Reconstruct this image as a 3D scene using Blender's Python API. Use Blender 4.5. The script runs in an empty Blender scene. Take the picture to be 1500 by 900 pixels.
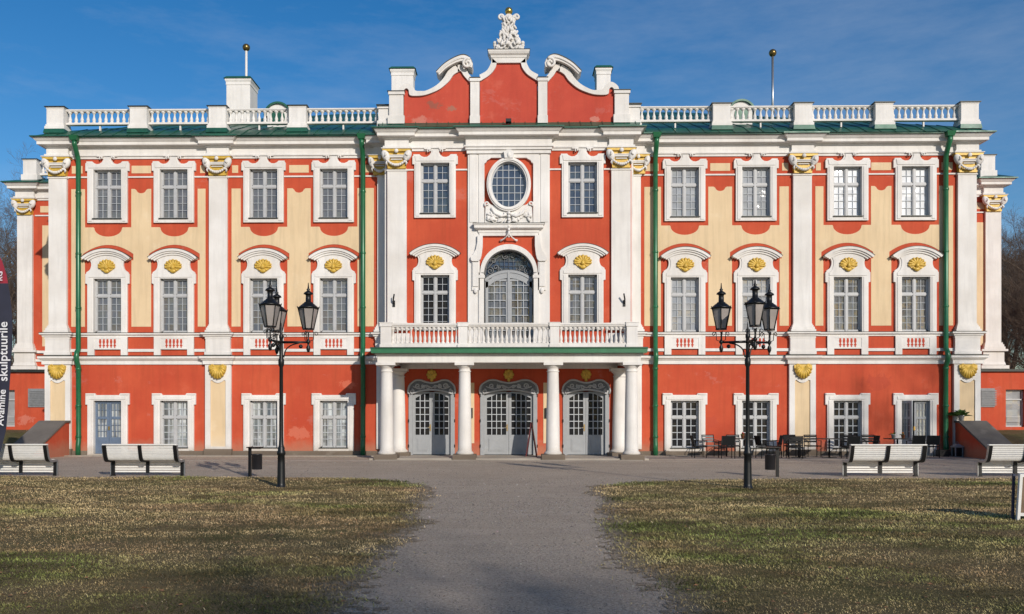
import bpy, bmesh, math, random
import numpy as np
from mathutils import Vector, Matrix
from mathutils.geometry import tessellate_polygon
R = math.radians
rng = random.Random(7)
scene = bpy.context.scene
COL = scene.collection

# ------------------------------------------------------------------ mesh builder
class MB:
    def __init__(s):
        s.v = []; s.f = []; s.sm = []
    def add(s, vs, fs, smooth=False):
        o = len(s.v); s.v += [tuple(p) for p in vs]
        for f in fs:
            s.f.append([i + o for i in f]); s.sm.append(smooth)
        return s
    def box(s, x0, x1, y0, y1, z0, z1):
        if x0 > x1: x0, x1 = x1, x0
        if y0 > y1: y0, y1 = y1, y0
        v = [(x0,y0,z0),(x1,y0,z0),(x1,y1,z0),(x0,y1,z0),(x0,y0,z1),(x1,y0,z1),(x1,y1,z1),(x0,y1,z1)]
        return s.add(v, [(0,3,2,1),(4,5,6,7),(0,1,5,4),(1,2,6,5),(2,3,7,6),(3,0,4,7)])
    def taper(s, x0, x1, y0, y1, z0, z1, e):
        """box whose top is larger by e on x and front"""
        v = [(x0,y0,z0),(x1,y0,z0),(x1,y1,z0),(x0,y1,z0),(x0-e,y0-e,z1),(x1+e,y0-e,z1),(x1+e,y1,z1),(x0-e,y1,z1)]
        return s.add(v, [(0,3,2,1),(4,5,6,7),(0,1,5,4),(1,2,6,5),(2,3,7,6),(3,0,4,7)])
    def prism(s, poly, y0, y1, smooth=False):
        """polygon in (x,z) extruded from y0 (front) to y1"""
        n = len(poly)
        v = [(x, y0, z) for x, z in poly] + [(x, y1, z) for x, z in poly]
        tris = tessellate_polygon([[Vector((x, z, 0)) for x, z in poly]])
        f = [tuple(t) for t in tris] + [tuple(i + n for i in reversed(t)) for t in tris]
        s.add(v, f)
        return s.add(v, [(i, (i+1) % n, (i+1) % n + n, i + n) for i in range(n)], smooth)
    def ring(s, outer, inner, y0, y1):
        n = len(outer)
        v = [(x,y0,z) for x,z in outer] + [(x,y0,z) for x,z in inner] + [(x,y1,z) for x,z in outer] + [(x,y1,z) for x,z in inner]
        f = []
        for i in range(n):
            j = (i+1) % n
            f += [(i,j,j+n,i+n), (i,i+2*n,j+2*n,j), (i+n,j+n,j+3*n,i+3*n)]
        return s.add(v, f)
    def arcband(s, cx, cz, ro, ri, a0, a1, y0, y1, n=18):
        P = [(cx + ro*math.cos(a0+(a1-a0)*i/n), cz + ro*math.sin(a0+(a1-a0)*i/n)) for i in range(n+1)]
        Q = [(cx + ri*math.cos(a0+(a1-a0)*i/n), cz + ri*math.sin(a0+(a1-a0)*i/n)) for i in range(n+1)]
        return s.prism(P + Q[::-1], y0, y1)
    def lathe(s, prof, c, n=16, smooth=True, axis='z', ph=0.0):
        vs = []; fs = []
        for r, z in prof:
            for k in range(n):
                a = 2*math.pi*k/n + ph
                if axis == 'z': vs.append((c[0]+r*math.cos(a), c[1]+r*math.sin(a), c[2]+z))
                else: vs.append((c[0]+r*math.cos(a), c[1]+z, c[2]+r*math.sin(a)))
        m = len(prof)
        for i in range(m-1):
            for k in range(n):
                k2 = (k+1) % n
                fs.append((i*n+k, i*n+k2, (i+1)*n+k2, (i+1)*n+k))
        s.add(vs, fs, smooth)
        return s.add([vs[k] for k in range(n)] + [vs[(m-1)*n+k] for k in range(n)], [tuple(range(n))[::-1], tuple(range(n, 2*n))])
    def tube(s, pts, rad, n=8, smooth=True):
        pts = [Vector(p) for p in pts]
        if not hasattr(rad, '__len__'): rad = [rad]*len(pts)
        vs = []; fs = []; up = None
        for i, p in enumerate(pts):
            d = (pts[min(i+1, len(pts)-1)] - pts[max(i-1, 0)])
            if d.length < 1e-9: d = Vector((0,0,1))
            d.normalize()
            if up is None:
                up = d.orthogonal().normalized()
            else:
                up = up - d*up.dot(d)
                if up.length < 1e-6: up = d.orthogonal()
                up.normalize()
            w = d.cross(up)
            for k in range(n):
                a = 2*math.pi*k/n
                vs.append(p + (up*math.cos(a) + w*math.sin(a))*rad[i])
        for i in range(len(pts)-1):
            for k in range(n):
                k2 = (k+1) % n
                fs.append((i*n+k, i*n+k2, (i+1)*n+k2, (i+1)*n+k))
        s.add(vs, fs, smooth)
        if n > 3:
            m = len(pts)-1
            s.add(vs[:n] + vs[m*n:], [tuple(range(n))[::-1], tuple(range(n, 2*n))])
        return s
    def ball(s, c, r, nu=12, nv=8, M=None):
        if not hasattr(r, '__len__'): r = (r, r, r)
        vs = []; fs = []
        for j in range(nv+1):
            t = math.pi*j/nv
            for k in range(nu):
                a = 2*math.pi*k/nu
                p = Vector((r[0]*math.sin(t)*math.cos(a), r[1]*math.sin(t)*math.sin(a), r[2]*math.cos(t)))
                if M: p = M @ p
                vs.append((c[0]+p.x, c[1]+p.y, c[2]+p.z))
        for j in range(nv):
            for k in range(nu):
                k2 = (k+1) % nu
                if j == 0: fs.append((0, (j+1)*nu+k, (j+1)*nu+k2))
                elif j == nv-1: fs.append((j*nu+k, (j+1)*nu, j*nu+k2))
                else: fs.append((j*nu+k, (j+1)*nu+k, (j+1)*nu+k2, j*nu+k2))
        return s.add(vs, fs, True)
    def sweep(s, path, prof, closed_prof=True):
        """sweep (out,z) profile along a plan polyline; outward is to the right of travel"""
        n = len(path); rows = []
        for i, (x, y) in enumerate(path):
            def nrm(a, b):
                dx, dy = b[0]-a[0], b[1]-a[1]; L = math.hypot(dx, dy)
                return (dy/L, -dx/L)
            ns = []
            if i > 0: ns.append(nrm(path[i-1], path[i]))
            if i < n-1: ns.append(nrm(path[i], path[i+1]))
            if len(ns) == 2:
                k = 1 + ns[0][0]*ns[1][0] + ns[0][1]*ns[1][1]
                k = max(k, .2)
                mx, my = (ns[0][0]+ns[1][0])/k, (ns[0][1]+ns[1][1])/k
            else: mx, my = ns[0]
            rows.append([(x+mx*o, y+my*o, z) for o, z in prof])
        m = len(prof); vs = [p for r in rows for p in r]; fs = []
        for i in range(n-1):
            for k in range(m if closed_prof else m-1):
                k2 = (k+1) % m
                fs.append((i*m+k, i*m+k2, (i+1)*m+k2, (i+1)*m+k))
        return s.add(vs, fs)
    def xf(s, M):
        s.v = [tuple(M @ Vector(p)) for p in s.v]; return s
    def join(s, o):
        k = len(s.v); s.v += o.v; s.f += [[i+k for i in f] for f in o.f]; s.sm += o.sm
        return s
    def mirrored(s):
        o = MB(); o.v = [(-x, y, z) for x, y, z in s.v]; o.f = [f[::-1] for f in s.f]; o.sm = list(s.sm)
        return s.join(o)
    def build(s, name, mat, parent=None, loc=None, recalc=True, weld=True):
        me = bpy.data.meshes.new(name)
        me.from_pydata(s.v, [], s.f)
        me.polygons.foreach_set('use_smooth', s.sm)
        if recalc:
            bm = bmesh.new(); bm.from_mesh(me)
            if weld: bmesh.ops.remove_doubles(bm, verts=bm.verts, dist=1e-5)
            bmesh.ops.recalc_face_normals(bm, faces=bm.faces)
            bm.to_mesh(me); bm.free()
        me.materials.append(mat)
        me.update()
        o = bpy.data.objects.new(name, me); COL.objects.link(o)
        if parent: o.parent = parent
        if loc: o.location = loc
        return o

def tag(o, label=None, cat=None, group=None, kind=None):
    if label: o['label'] = label
    if cat: o['category'] = cat
    if group: o['group'] = group
    if kind: o['kind'] = kind
    return o
def empty(name, loc=(0,0,0), rz=0.0):
    o = bpy.data.objects.new(name, None); COL.objects.link(o)
    o.location = loc; o.rotation_euler = (0, 0, rz); o.empty_display_size = .2
    return o
def copy_tree(o, parent=None):
    c = o.copy(); COL.objects.link(c); c.parent = parent
    for ch in list(o.children): copy_tree(ch, c)
    return c
def set_mat(o, m):
    o.material_slots[0].link = 'OBJECT'; o.material_slots[0].material = m
def ell(cx, cz, rx, rz, n=40, a0=0, a1=2*math.pi, end=False):
    k = n + 1 if end else n
    return [(cx + rx*math.cos(a0+(a1-a0)*i/n), cz + rz*math.sin(a0+(a1-a0)*i/n)) for i in range(k)]
def spline(pts, n=6):
    """Catmull-Rom through 2D points"""
    out = []; P = [pts[0]] + list(pts) + [pts[-1]]
    for i in range(1, len(P)-2):
        p0, p1, p2, p3 = P[i-1], P[i], P[i+1], P[i+2]
        for k in range(n):
            t = k/n
            out.append(tuple(.5*((2*p1[j]) + (-p0[j]+p2[j])*t + (2*p0[j]-5*p1[j]+4*p2[j]-p3[j])*t*t + (-p0[j]+3*p1[j]-3*p2[j]+p3[j])*t**3) for j in range(len(p1))))
    out.append(tuple(pts[-1])); return out
def spiral(cx, cz, r0, r1, a0, turns, n=22):
    return [(cx + (r0+(r1-r0)*i/n)*math.cos(a0+turns*2*math.pi*i/n), cz + (r0+(r1-r0)*i/n)*math.sin(a0+turns*2*math.pi*i/n)) for i in range(n+1)]

# ------------------------------------------------------------------ materials
def newmat(name):
    m = bpy.data.materials.new(name); m.use_nodes = True
    nt = m.node_tree; b = nt.nodes['Principled BSDF']
    return m, nt, b
def N(nt, t, **kw):
    n = nt.nodes.new(t)
    for k, v in kw.items():
        if k in n.inputs: n.inputs[k].default_value = v
        else: setattr(n, k, v)
    return n
def noise(nt, vec, scale, detail=4, rough=.55):
    n = N(nt, 'ShaderNodeTexNoise'); n.inputs['Scale'].default_value = scale
    n.inputs['Detail'].default_value = detail; n.inputs['Roughness'].default_value = rough
    nt.links.new(vec, n.inputs['Vector']); return n.outputs['Fac']
def scaled(nt, vec, sc):
    m = N(nt, 'ShaderNodeMapping'); m.inputs['Scale'].default_value = sc
    nt.links.new(vec, m.inputs['Vector']); return m.outputs[0]
def ramp(nt, fac, a, b, ca=(0,0,0,1), cb=(1,1,1,1)):
    r = N(nt, 'ShaderNodeValToRGB'); e = r.color_ramp.elements
    e[0].position = a; e[1].position = b; e[0].color = ca; e[1].color = cb
    nt.links.new(fac, r.inputs[0]); return r.outputs[0]
def mix(nt, fac, a, b, mode='MIX'):
    m = N(nt, 'ShaderNodeMix', data_type='RGBA', blend_type=mode)
    for sock, val in ((m.inputs[0], fac), (m.inputs[6], a), (m.inputs[7], b)):
        if hasattr(val, 'links') or isinstance(val, bpy.types.NodeSocket): nt.links.new(val, sock)
        elif isinstance(val, (int, float)): sock.default_value = val
        else: sock.default_value = (*val, 1) if len(val) == 3 else val
    return m.outputs[2]
def mth(nt, op, a, b=None):
    m = N(nt, 'ShaderNodeMath', operation=op)
    for i, val in enumerate((a, b)):
        if val is None: continue
        if isinstance(val, bpy.types.NodeSocket): nt.links.new(val, m.inputs[i])
        else: m.inputs[i].default_value = val
    return m.outputs[0]
def bump(nt, b, h, strength=.2, dist=.02):
    n = N(nt, 'ShaderNodeBump'); n.inputs['Strength'].default_value = strength; n.inputs['Distance'].default_value = dist
    nt.links.new(h, n.inputs['Height']); nt.links.new(n.outputs[0], b.inputs['Normal'])
def geo(nt):
    g = N(nt, 'ShaderNodeNewGeometry'); return g.outputs['Position']

def plaster(name, col, dark, light=None, streak=.25, stain=(.24,.19,.14), stain_h=.55, stain_amt=.6, rough=.85, patch=0.0, spots=()):
    m, nt, b = newmat(name); P = geo(nt)
    c = mix(nt, ramp(nt, noise(nt, P, .55, 7, .62), .34, .68), dark, col)
    if light:
        c = mix(nt, mth(nt, 'MULTIPLY', ramp(nt, noise(nt, P, 1.3, 6, .65), .56, .74), .55), c, light)
    st = ramp(nt, noise(nt, scaled(nt, P, (5, 5, .40)), 1.0, 7, .66), .47, .74)
    c = mix(nt, mth(nt, 'MULTIPLY', st, streak), c, tuple(x*.62 for x in col))
    c = mix(nt, mth(nt, 'MULTIPLY', ramp(nt, noise(nt, P, 14, 3, .6), .45, .75), .10), c, dark)
    if patch:
        pm = ramp(nt, noise(nt, scaled(nt, P, (1, 1, 1.6)), .7, 9, .72), .60, .645)
        c = mix(nt, mth(nt, 'MULTIPLY', pm, patch), c, tuple(min(1, x*.45+.28) for x in col))
    for pos, rad, sc_, amt in spots:
        vs_ = N(nt, 'ShaderNodeVectorMath', operation='DISTANCE'); nt.links.new(scaled(nt, P, (1, 0, 1.7)), vs_.inputs[0]); vs_.inputs[1].default_value = (pos[0], 0, pos[1]*1.7)
        dd = mth(nt, 'ADD', mth(nt, 'DIVIDE', vs_.outputs['Value'], rad), mth(nt, 'MULTIPLY', mth(nt, 'SUBTRACT', noise(nt, P, 3.2, 8, .75), .5), 2.6))
        c = mix(nt, mth(nt, 'MULTIPLY', ramp(nt, dd, .48, .62, (1,1,1,1), (0,0,0,1)), amt), c, sc_)
    sx = N(nt, 'ShaderNodeSeparateXYZ'); nt.links.new(P, sx.inputs[0])
    h = mth(nt, 'ADD', sx.outputs[2], mth(nt, 'MULTIPLY', noise(nt, P, 2.2, 6, .7), -.75*stain_h))
    mr = N(nt, 'ShaderNodeMapRange'); mr.inputs[1].default_value = stain_h*.35; mr.inputs[2].default_value = -.1*stain_h
    mr.inputs[3].default_value = 0; mr.inputs[4].default_value = stain_amt
    nt.links.new(h, mr.inputs[0])
    c = mix(nt, mr.outputs[0], c, stain)
    nt.links.new(c, b.inputs['Base Color']); b.inputs['Roughness'].default_value = rough
    b.inputs['Specular IOR Level'].default_value = .25
    bump(nt, b, noise(nt, P, 22, 6, .7), .25, .012)
    return m
def simple(name, col, rough=.5, metal=0.0, var=.25, scale=6, bmp=0.0, spec=.5):
    m, nt, b = newmat(name); P = geo(nt)
    c = mix(nt, ramp(nt, noise(nt, P, scale, 5, .6), .3, .75), tuple(x*(1-var) for x in col), col)
    nt.links.new(c, b.inputs['Base Color']); b.inputs['Roughness'].default_value = rough
    b.inputs['Metallic'].default_value = metal; b.inputs['Specular IOR Level'].default_value = spec
    if bmp: bump(nt, b, noise(nt, P, scale*5, 5, .6), bmp, .01)
    return m
RED = plaster('red_plaster', (.55,.096,.042), (.455,.064,.030), (.59,.135,.072), .55, (.36,.20,.13), 1.0, .6, patch=.16, spots=[((-8.55,.95), .7, (.60,.19,.12), .55), ((-6.6,2.9), .5, (.60,.17,.10), .6), ((-23.6,1.4), .7, (.60,.24,.18), .5), ((8.2,1.4), .6, (.44,.07,.04), .5), ((14.9,3.0), .9, (.40,.06,.035), .5)])
REDTRIM = plaster('red_paint', (.52,.082,.044), (.45,.062,.036), None, .18, stain_amt=0)
REDSHADE = plaster('gable_red_plaster', (.54,.085,.05), (.45,.062,.04), (.60,.15,.10), .4, stain_amt=0, patch=.12, spots=[((-2.95,13.95), .5, (.24,.10,.07), .7), ((-2.3,13.85), .3, (.30,.17,.12), .7), ((-3.5,13.35), .5, (.56,.25,.19), .5), ((3.4,13.4), .3, (.58,.30,.24), .5)])
YEL = plaster('ochre_plaster', (.73,.565,.355), (.65,.49,.30), (.76,.62,.43), .5, (.62,.55,.45), 1.1, .5)
WHITE = plaster('white_plaster', (.78,.76,.73), (.64,.61,.57), None, .45, (.42,.37,.31), .7, .65, .8)
STUCCO = plaster('white_stucco', (.80,.78,.75), (.60,.575,.54), None, .35, stain_amt=0)
STONE = plaster('plinth_stone', (.26,.21,.16), (.15,.115,.09), (.42,.37,.31), .4, (.10,.08,.06), .5, .5)
VENTP = simple('grey_vent_paint', (.25,.26,.27), .6, 0, .3, 8)
PALE = plaster('pale_limestone', (.50,.45,.38), (.33,.29,.24), None, .35, (.2,.17,.13), .1, .3)
DARKCOP = plaster('grey_coping', (.17,.15,.13), (.10,.09,.08), (.26,.24,.21), .3, stain_amt=0)
FLASH = simple('dark_flashing', (.035,.04,.035), .5, .3)
GOLD = simple('gold_paint', (.74,.48,.075), .48, .08, .42, 9, .3)
GOLDD = simple('dull_gilding', (.26,.18,.06), .3, .8, .4, 6)
GOLDL = simple('gilded_metal', (.75,.50,.12), .22, .9, .3, 6)
PGREEN = simple('green_pipe_paint', (.018,.15,.062), .32, .1, .35, 3)
SASH = simple('grey_blue_sash_paint', (.47,.475,.48), .5, 0, .15, 5)
DOORC = simple('grey_blue_door_paint', (.335,.35,.365), .5, 0, .15, 4)
DOORB = simple('slate_blue_door_paint', (.13,.18,.26), .5, 0, .2, 4)
CARVE = simple('dark_grey_carving', (.15,.16,.17), .5, 0, .4, 12)
LEAD = simple('pale_glazing_bar', (.50,.53,.56), .5, 0, .15, 8)
IRON = simple('black_iron', (.012,.013,.014), .42, .3, .35, 14, .1)
BLACK = simple('black_enamel', (.010,.010,.011), .45, 0, .3, 8, 0, .3)
BWHITE = simple('white_bench_lacquer', (.80,.79,.76), .4, 0, .14, 9)
STEEL = simple('galvanised_steel', (.45,.46,.47), .35, .8, .2, 6)
BRASS = simple('brass', (.65,.42,.12), .3, .9)

def roofmat():
    m, nt, b = newmat('green_sheet_roof'); P = geo(nt)
    c = mix(nt, ramp(nt, noise(nt, P, 1.1, 7, .65), .3, .7), (.010,.062,.042), (.022,.125,.075))
    c = mix(nt, mth(nt, 'MULTIPLY', ramp(nt, noise(nt, P, 6, 6, .7), .6, .75), .5), c, (.07,.17,.13))
    nt.links.new(c, b.inputs['Base Color'])
    nt.links.new(ramp(nt, noise(nt, P, 2.5, 4), .3, .7, (.28,.28,.28,1), (.5,.5,.5,1)), b.inputs['Roughness'])
    b.inputs['Metallic'].default_value = .10
    bump(nt, b, noise(nt, P, 1.6, 4, .5), .25, .03)
    return m
ROOF = roofmat()
def glass(name, base, base2=None, curtain=0.0, rough=.05, refl=1.0, fold=9.0):
    """old wavy window glass over a base colour"""
    m, nt, b = newmat(name); P = geo(nt)
    base2 = base2 or tuple(x*.55 for x in base)
    c = mix(nt, ramp(nt, noise(nt, P, 1.4, 5, .6), .35, .7), base2, base)
    if curtain:
        w = ramp(nt, noise(nt, scaled(nt, P, (fold, 1, .35)), 1.0, 3, .5), .40, .60)
        c = mix(nt, mth(nt, 'MULTIPLY', w, curtain), c, tuple(min(1, x*3.2+.12) for x in base))
    sn = N(nt, 'ShaderNodeVectorMath', operation='SNAP'); sn.inputs[1].default_value = (.255, 50, .27); nt.links.new(P, sn.inputs[0])
    wn = N(nt, 'ShaderNodeTexWhiteNoise'); nt.links.new(sn.outputs[0], wn.inputs['Vector'])
    c = mix(nt, mth(nt, 'MULTIPLY', wn.outputs['Value'], .55), c, tuple(x*.45 for x in base))
    nt.links.new(c, b.inputs['Base Color']); b.inputs['Roughness'].default_value = .7
    b.inputs['Specular IOR Level'].default_value = .2
    b.inputs['Coat Weight'].default_value = refl; b.inputs['Coat Roughness'].default_value = rough; b.inputs['Coat IOR'].default_value = 1.75
    bp = N(nt, 'ShaderNodeBump'); bp.inputs['Strength'].default_value = .14; bp.inputs['Distance'].default_value = .05
    nt.links.new(noise(nt, P, 4.2, 3), bp.inputs['Height'])
    sb = N(nt, 'ShaderNodeVectorMath', operation='SUBTRACT'); nt.links.new(wn.outputs['Color'], sb.inputs[0]); sb.inputs[1].default_value = (.5,.5,.5)
    sc = N(nt, 'ShaderNodeVectorMath', operation='SCALE'); nt.links.new(sb.outputs[0], sc.inputs[0]); sc.inputs['Scale'].default_value = .15
    ad = N(nt, 'ShaderNodeVectorMath', operation='ADD'); nt.links.new(bp.outputs[0], ad.inputs[0]); nt.links.new(sc.outputs[0], ad.inputs[1])
    nm = N(nt, 'ShaderNodeVectorMath', operation='NORMALIZE'); nt.links.new(ad.outputs[0], nm.inputs[0])
    nt.links.new(nm.outputs[0], b.inputs['Coat Normal'])
    return m
G_NET = glass('glass_over_net', (.175,.175,.178), (.11,.11,.112))
G_GLARE = glass('glass_painted_sky_glare', (.93,.94,.95), (.84,.86,.88))  # near-white base paints the bright sky reflection into these panes
G_PALE = glass('glass_over_pale_screen', (.40,.41,.42), (.26,.27,.28))
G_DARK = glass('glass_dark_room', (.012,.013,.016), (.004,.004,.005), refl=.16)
G_CURT = glass('glass_over_curtain', (.16,.17,.17), (.07,.075,.08), .9)
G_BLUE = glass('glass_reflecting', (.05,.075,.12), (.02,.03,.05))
G_MIX = glass('glass_mixed', (.13,.13,.13), (.03,.03,.03), .25)
G_LAMP = glass('lantern_glass', (.40,.36,.34), (.30,.27,.25), rough=.25)

def gravelmat():
    m, nt, b = newmat('gravel'); P = geo(nt)
    c = mix(nt, ramp(nt, noise(nt, P, 26, 4, .8), .36, .64), (.21,.168,.126), (.65,.535,.415))
    c = mix(nt, mth(nt, 'MULTIPLY', ramp(nt, noise(nt, P, 60, 2, .7), .54, .66), .55), c, (.66,.585,.50))
    c = mix(nt, mth(nt, 'MULTIPLY', ramp(nt, noise(nt, P, 45, 2, .7), .56, .68), .55), c, (.09,.08,.07))
    c = mix(nt, mth(nt, 'MULTIPLY', ramp(nt, noise(nt, P, .5, 8, .7), .40, .62), .40), c, (.30,.24,.185))
    c = mix(nt, mth(nt, 'MULTIPLY', ramp(nt, noise(nt, scaled(nt, P, (.35, 1.6, 1)), 1.2, 7, .68), .46, .66), .45), c, (.50,.415,.335))
    c = mix(nt, mth(nt, 'MULTIPLY', ramp(nt, noise(nt, P, 4, 7, .75), .58, .70), .40), c, (.17,.13,.10))
    nt.links.new(c, b.inputs['Base Color']); b.inputs['Roughness'].default_value = .95; b.inputs['Specular IOR Level'].default_value = .1
    bump(nt, b, noise(nt, P, 34, 5, .8), .8, .03)
    return m
GRAVEL = gravelmat()
def soilmat():
    m, nt, b = newmat('dry_turf'); P = geo(nt)
    c = mix(nt, ramp(nt, noise(nt, P, 40, 5, .8), .34, .66), (.07,.055,.027), (.33,.25,.135))
    c = mix(nt, mth(nt, 'MULTIPLY', ramp(nt, noise(nt, P, .45, 7, .65), .44, .62), .6), c, (.085,.095,.030))
    c = mix(nt, mth(nt, 'MULTIPLY', ramp(nt, noise(nt, P, 1.5, 6, .7), .52, .68), .55), c, (.13,.08,.045))
    at = N(nt, 'ShaderNodeAttribute'); at.attribute_name = 'edge'
    soil = mix(nt, ramp(nt, noise(nt, P, 30, 4, .8), .36, .64), (.15,.122,.09), (.47,.385,.30))
    ef = mth(nt, 'MULTIPLY', mth(nt, 'SUBTRACT', 1.0, at.outputs['Fac']), .9)
    c = mix(nt, ef, c, soil)
    nt.links.new(c, b.inputs['Base Color']); b.inputs['Roughness'].default_value = 1; b.inputs['Specular IOR Level'].default_value = .05
    bump(nt, b, noise(nt, P, 60, 5, .75), .8, .04)
    return m
TURF = soilmat()
def blademat():
    m, nt, b = newmat('grass_blades')
    a = N(nt, 'ShaderNodeAttribute'); a.attribute_name = 'tint'
    nt.links.new(a.outputs['Color'], b.inputs['Base Color']); b.inputs['Roughness'].default_value = .75; b.inputs['Specular IOR Level'].default_value = .2
    return m
BLADE = blademat()
BARK = simple('bark', (.21,.16,.12), .95, 0, .55, 7, .6, .1)
TWIG = simple('twig_bark', (.17,.125,.095), .95, 0, .4, 3, 0, .1)
BNAVY = simple('navy_cloth', (.022,.024,.045), .8, 0, .25, 4)
BRED = simple('crimson_cloth', (.30,.02,.04), .8, 0, .2, 4)
BTEXT = simple('white_print', (.70,.70,.72), .8, 0, .05, 4)
WOODB = simple('weathered_board', (.26,.18,.12), .9, 0, .6, 3, .5)
SIGNR = simple('dark_red_board', (.12,.012,.016), .5, 0, .3, 6)
LEAFG = simple('pot_plant_leaf', (.10,.20,.035), .6, 0, .5, 14)
POTW = simple('white_pot', (.6,.6,.6), .4)
TERRA = simple('terracotta_pot', (.40,.14,.06), .8)
CHAIRB = simple('charcoal_weave', (.010,.011,.012), .75, 0, .4, 40, .2, .2)
CHAIRG = simple('grey_weave', (.17,.19,.19), .6, 0, .3, 40, .2)
LEAFD = simple('dead_leaf', (.30,.15,.07), .9, 0, .5, 30)

# ------------------------------------------------------------------ palace
palace = empty('palace')
tag(palace, 'red and ochre baroque palace with white pilasters, balcony portico and curved gable', 'palace')
def part(mb, name, mat, parent=palace, label=None, **k):
    o = mb.build(name, mat, parent, **k)
    if label: o['label'] = label
    return o

WC = (16.41, 13.68, 10.0, 7.13)          # window axes either side
WX = sorted([-c for c in WC] + list(WC))
OPH = .57                                # half opening
ZG, ZL, ZU = (.32, 2.25), (5.04, 7.24), (9.68, 11.70)
YC = -.9                                 # front of the middle block
CWX = 2.92

def wall_holes(mb, x0, x1, z0, z1, y, holes, depth=.3):
    xs = sorted({x0, x1, *[h[0] for h in holes], *[h[1] for h in holes]})
    zs = sorted({z0, z1, *[h[2] for h in holes], *[h[3] for h in holes]})
    for i in range(len(xs)-1):
        for j in range(len(zs)-1):
            cx, cz = (xs[i]+xs[i+1])/2, (zs[j]+zs[j+1])/2
            if any(h[0] < cx < h[1] and h[2] < cz < h[3] for h in holes): continue
            mb.add([(xs[i],y,zs[j]),(xs[i+1],y,zs[j]),(xs[i+1],y,zs[j+1]),(xs[i],y,zs[j+1])], [(0,1,2,3)])
    for a, b, c, d in holes:
        mb.add([(a,y,c),(b,y,c),(b,y,d),(a,y,d),(a,y+depth,c),(b,y+depth,c),(b,y+depth,d),(a,y+depth,d)],
               [(0,1,5,4),(1,2,6,5),(2,3,7,6),(3,0,4,7)])
    return mb
e = .06
mw = MB()
for sgn in (-1, 1):
    hs = []
    for c in WC:
        x = sgn*c
        for z0, z1 in (ZG, ZL, ZU): hs.append((x-OPH-e, x+OPH+e, (0 if (c == 16.41 and z0 == ZG[0]) else z0-e), z1+e))
    a, b = sorted((sgn*4.85, sgn*18.8))
    wall_holes(mw, a, b, 0, 12.3, 0, hs)
    mw.add([(sgn*18.8,0,0),(sgn*18.8,20,0),(sgn*18.8,20,12.3),(sgn*18.8,0,12.3)], [(0,1,2,3)])
mw.add([(-18.8,20,0),(18.8,20,0),(18.8,20,12.3),(-18.8,20,12.3)], [(0,1,2,3)])
part(mw, 'wall', RED, recalc=False)
# middle block
mc = MB(); hs = []
for s in (-1, 1):
    hs += [(s*CWX-OPH-e, s*CWX+OPH+e, 5.04-e, 7.22+e), (s*CWX-OPH-e, s*CWX+OPH+e, 9.7-e, 11.64+e), (s*3.06-.86, s*3.06+.86, 0, 2.72)]
hs += [(-1.06, 1.06, 0, 2.72), (-1.17, 1.17, 4.1, 8.5)]
wall_holes(mc, -4.85, 4.85, 0, 12.3, YC, hs)
for s in (-1, 1): mc.add([(s*4.85,YC,0),(s*4.85,.3,0),(s*4.85,.3,12.3),(s*4.85,YC,12.3)], [(0,1,2,3)])
part(mc, 'middle_block_wall', RED, recalc=False)
# wall with arched opening behind the balcony
sp = [(-1.17,4.1),(-1.17,8.5),(1.17,8.5),(1.17,4.1),(.99,4.1)] + [(x, z) for x, z in ell(0, 7.26, .99, .96, 24, 0, math.pi, True)] + [(-.99,4.1)]
part(MB().prism(sp, YC-.002, YC+.4), 'arch_wall', RED)

# ochre fields of the two upper storeys
def yellow(x0, x1, cs):
    top, bot = 10.92, 5.28; m = (cs[0]+cs[1])/2
    p = [(x0,bot),(x0,top)]
    for i, c in enumerate(cs):
        p += [(c-.955,top),(c-.955,9.35),(c-.60,9.35)]
        p += [(c+.57*math.cos(a), 9.31+.34*math.sin(a)) for a in [math.pi + math.pi*k/14 for k in range(15)]]
        p += [(c+.60,9.35),(c+.955,9.35),(c+.955,top)]
        if i == 0:
            p += [(m-.27,top),(m-.20,top-.05)] + [(m+.19*math.cos(a), top-.05+.13*math.sin(a)) for a in [math.pi + math.pi*k/8 for k in range(1,8)]] + [(m+.20,top-.05),(m+.27,top)]
    p += [(x1,top),(x1,bot)]
    for c in cs[::-1]:
        p += [(c+.96,bot),(c+.96,8.0),(c+1.04,8.0)] + [(c+1.04*k/8, 8.26+.37*(1-(k/8)**2)) for k in range(8,-9,-1)] + [(c-1.04,8.0),(c-.96,8.0),(c-.96,bot)]
    return p
ym = MB()
for s in (-1, 1):
    for x0, x1, cs in ((12.4,17.93,(13.68,16.41)), (5.5,11.33,(7.13,10.0))):
        if s < 0: x0, x1, cs = -x1, -x0, tuple(-c for c in cs[::-1])
        part(MB().prism(yellow(x0, x1, cs), -.014, .05), 'ochre_field', YEL)
        m = (cs[0]+cs[1])/2
        part(MB().box(m-.40, m+.40, -.014, .05, 11.56, 11.87), 'frieze_panel', YEL)
        for xa, xb in ((x0+.02, cs[0]-1.06), (cs[1]+1.06, x1-.02)):
            if xb-xa > .15: part(MB().box(xa, xb, -.014, .05, 11.56, 11.87), 'frieze_panel', YEL)

# thin white band level with the capitals, balustrade band below the sills
wb = MB()
spans = []
for s in (-1, 1):
    edges = [4.95]+[v for c in WC[::-1] for v in (c-.83, c+.83)]+[18.1]
    for a, b in zip(edges[::2], edges[1::2]):
        for lo, hi in ((a, b),):
            x0, x1 = sorted((s*lo, s*hi))
            part(MB().box(x0, x1, -.05, .05, 11.37, 11.43), 'white_band', WHITE)
            part(MB().box(x0, x1, -.05, .05, 4.25, 4.365), 'white_band', WHITE)
for a, b in ((-4.1,-3.76),(-2.1,-1.62),(1.62,2.1),(3.76,4.1)): part(MB().box(a, b, YC-.05, YC+.05, 11.37, 11.43), 'white_band', WHITE)

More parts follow.
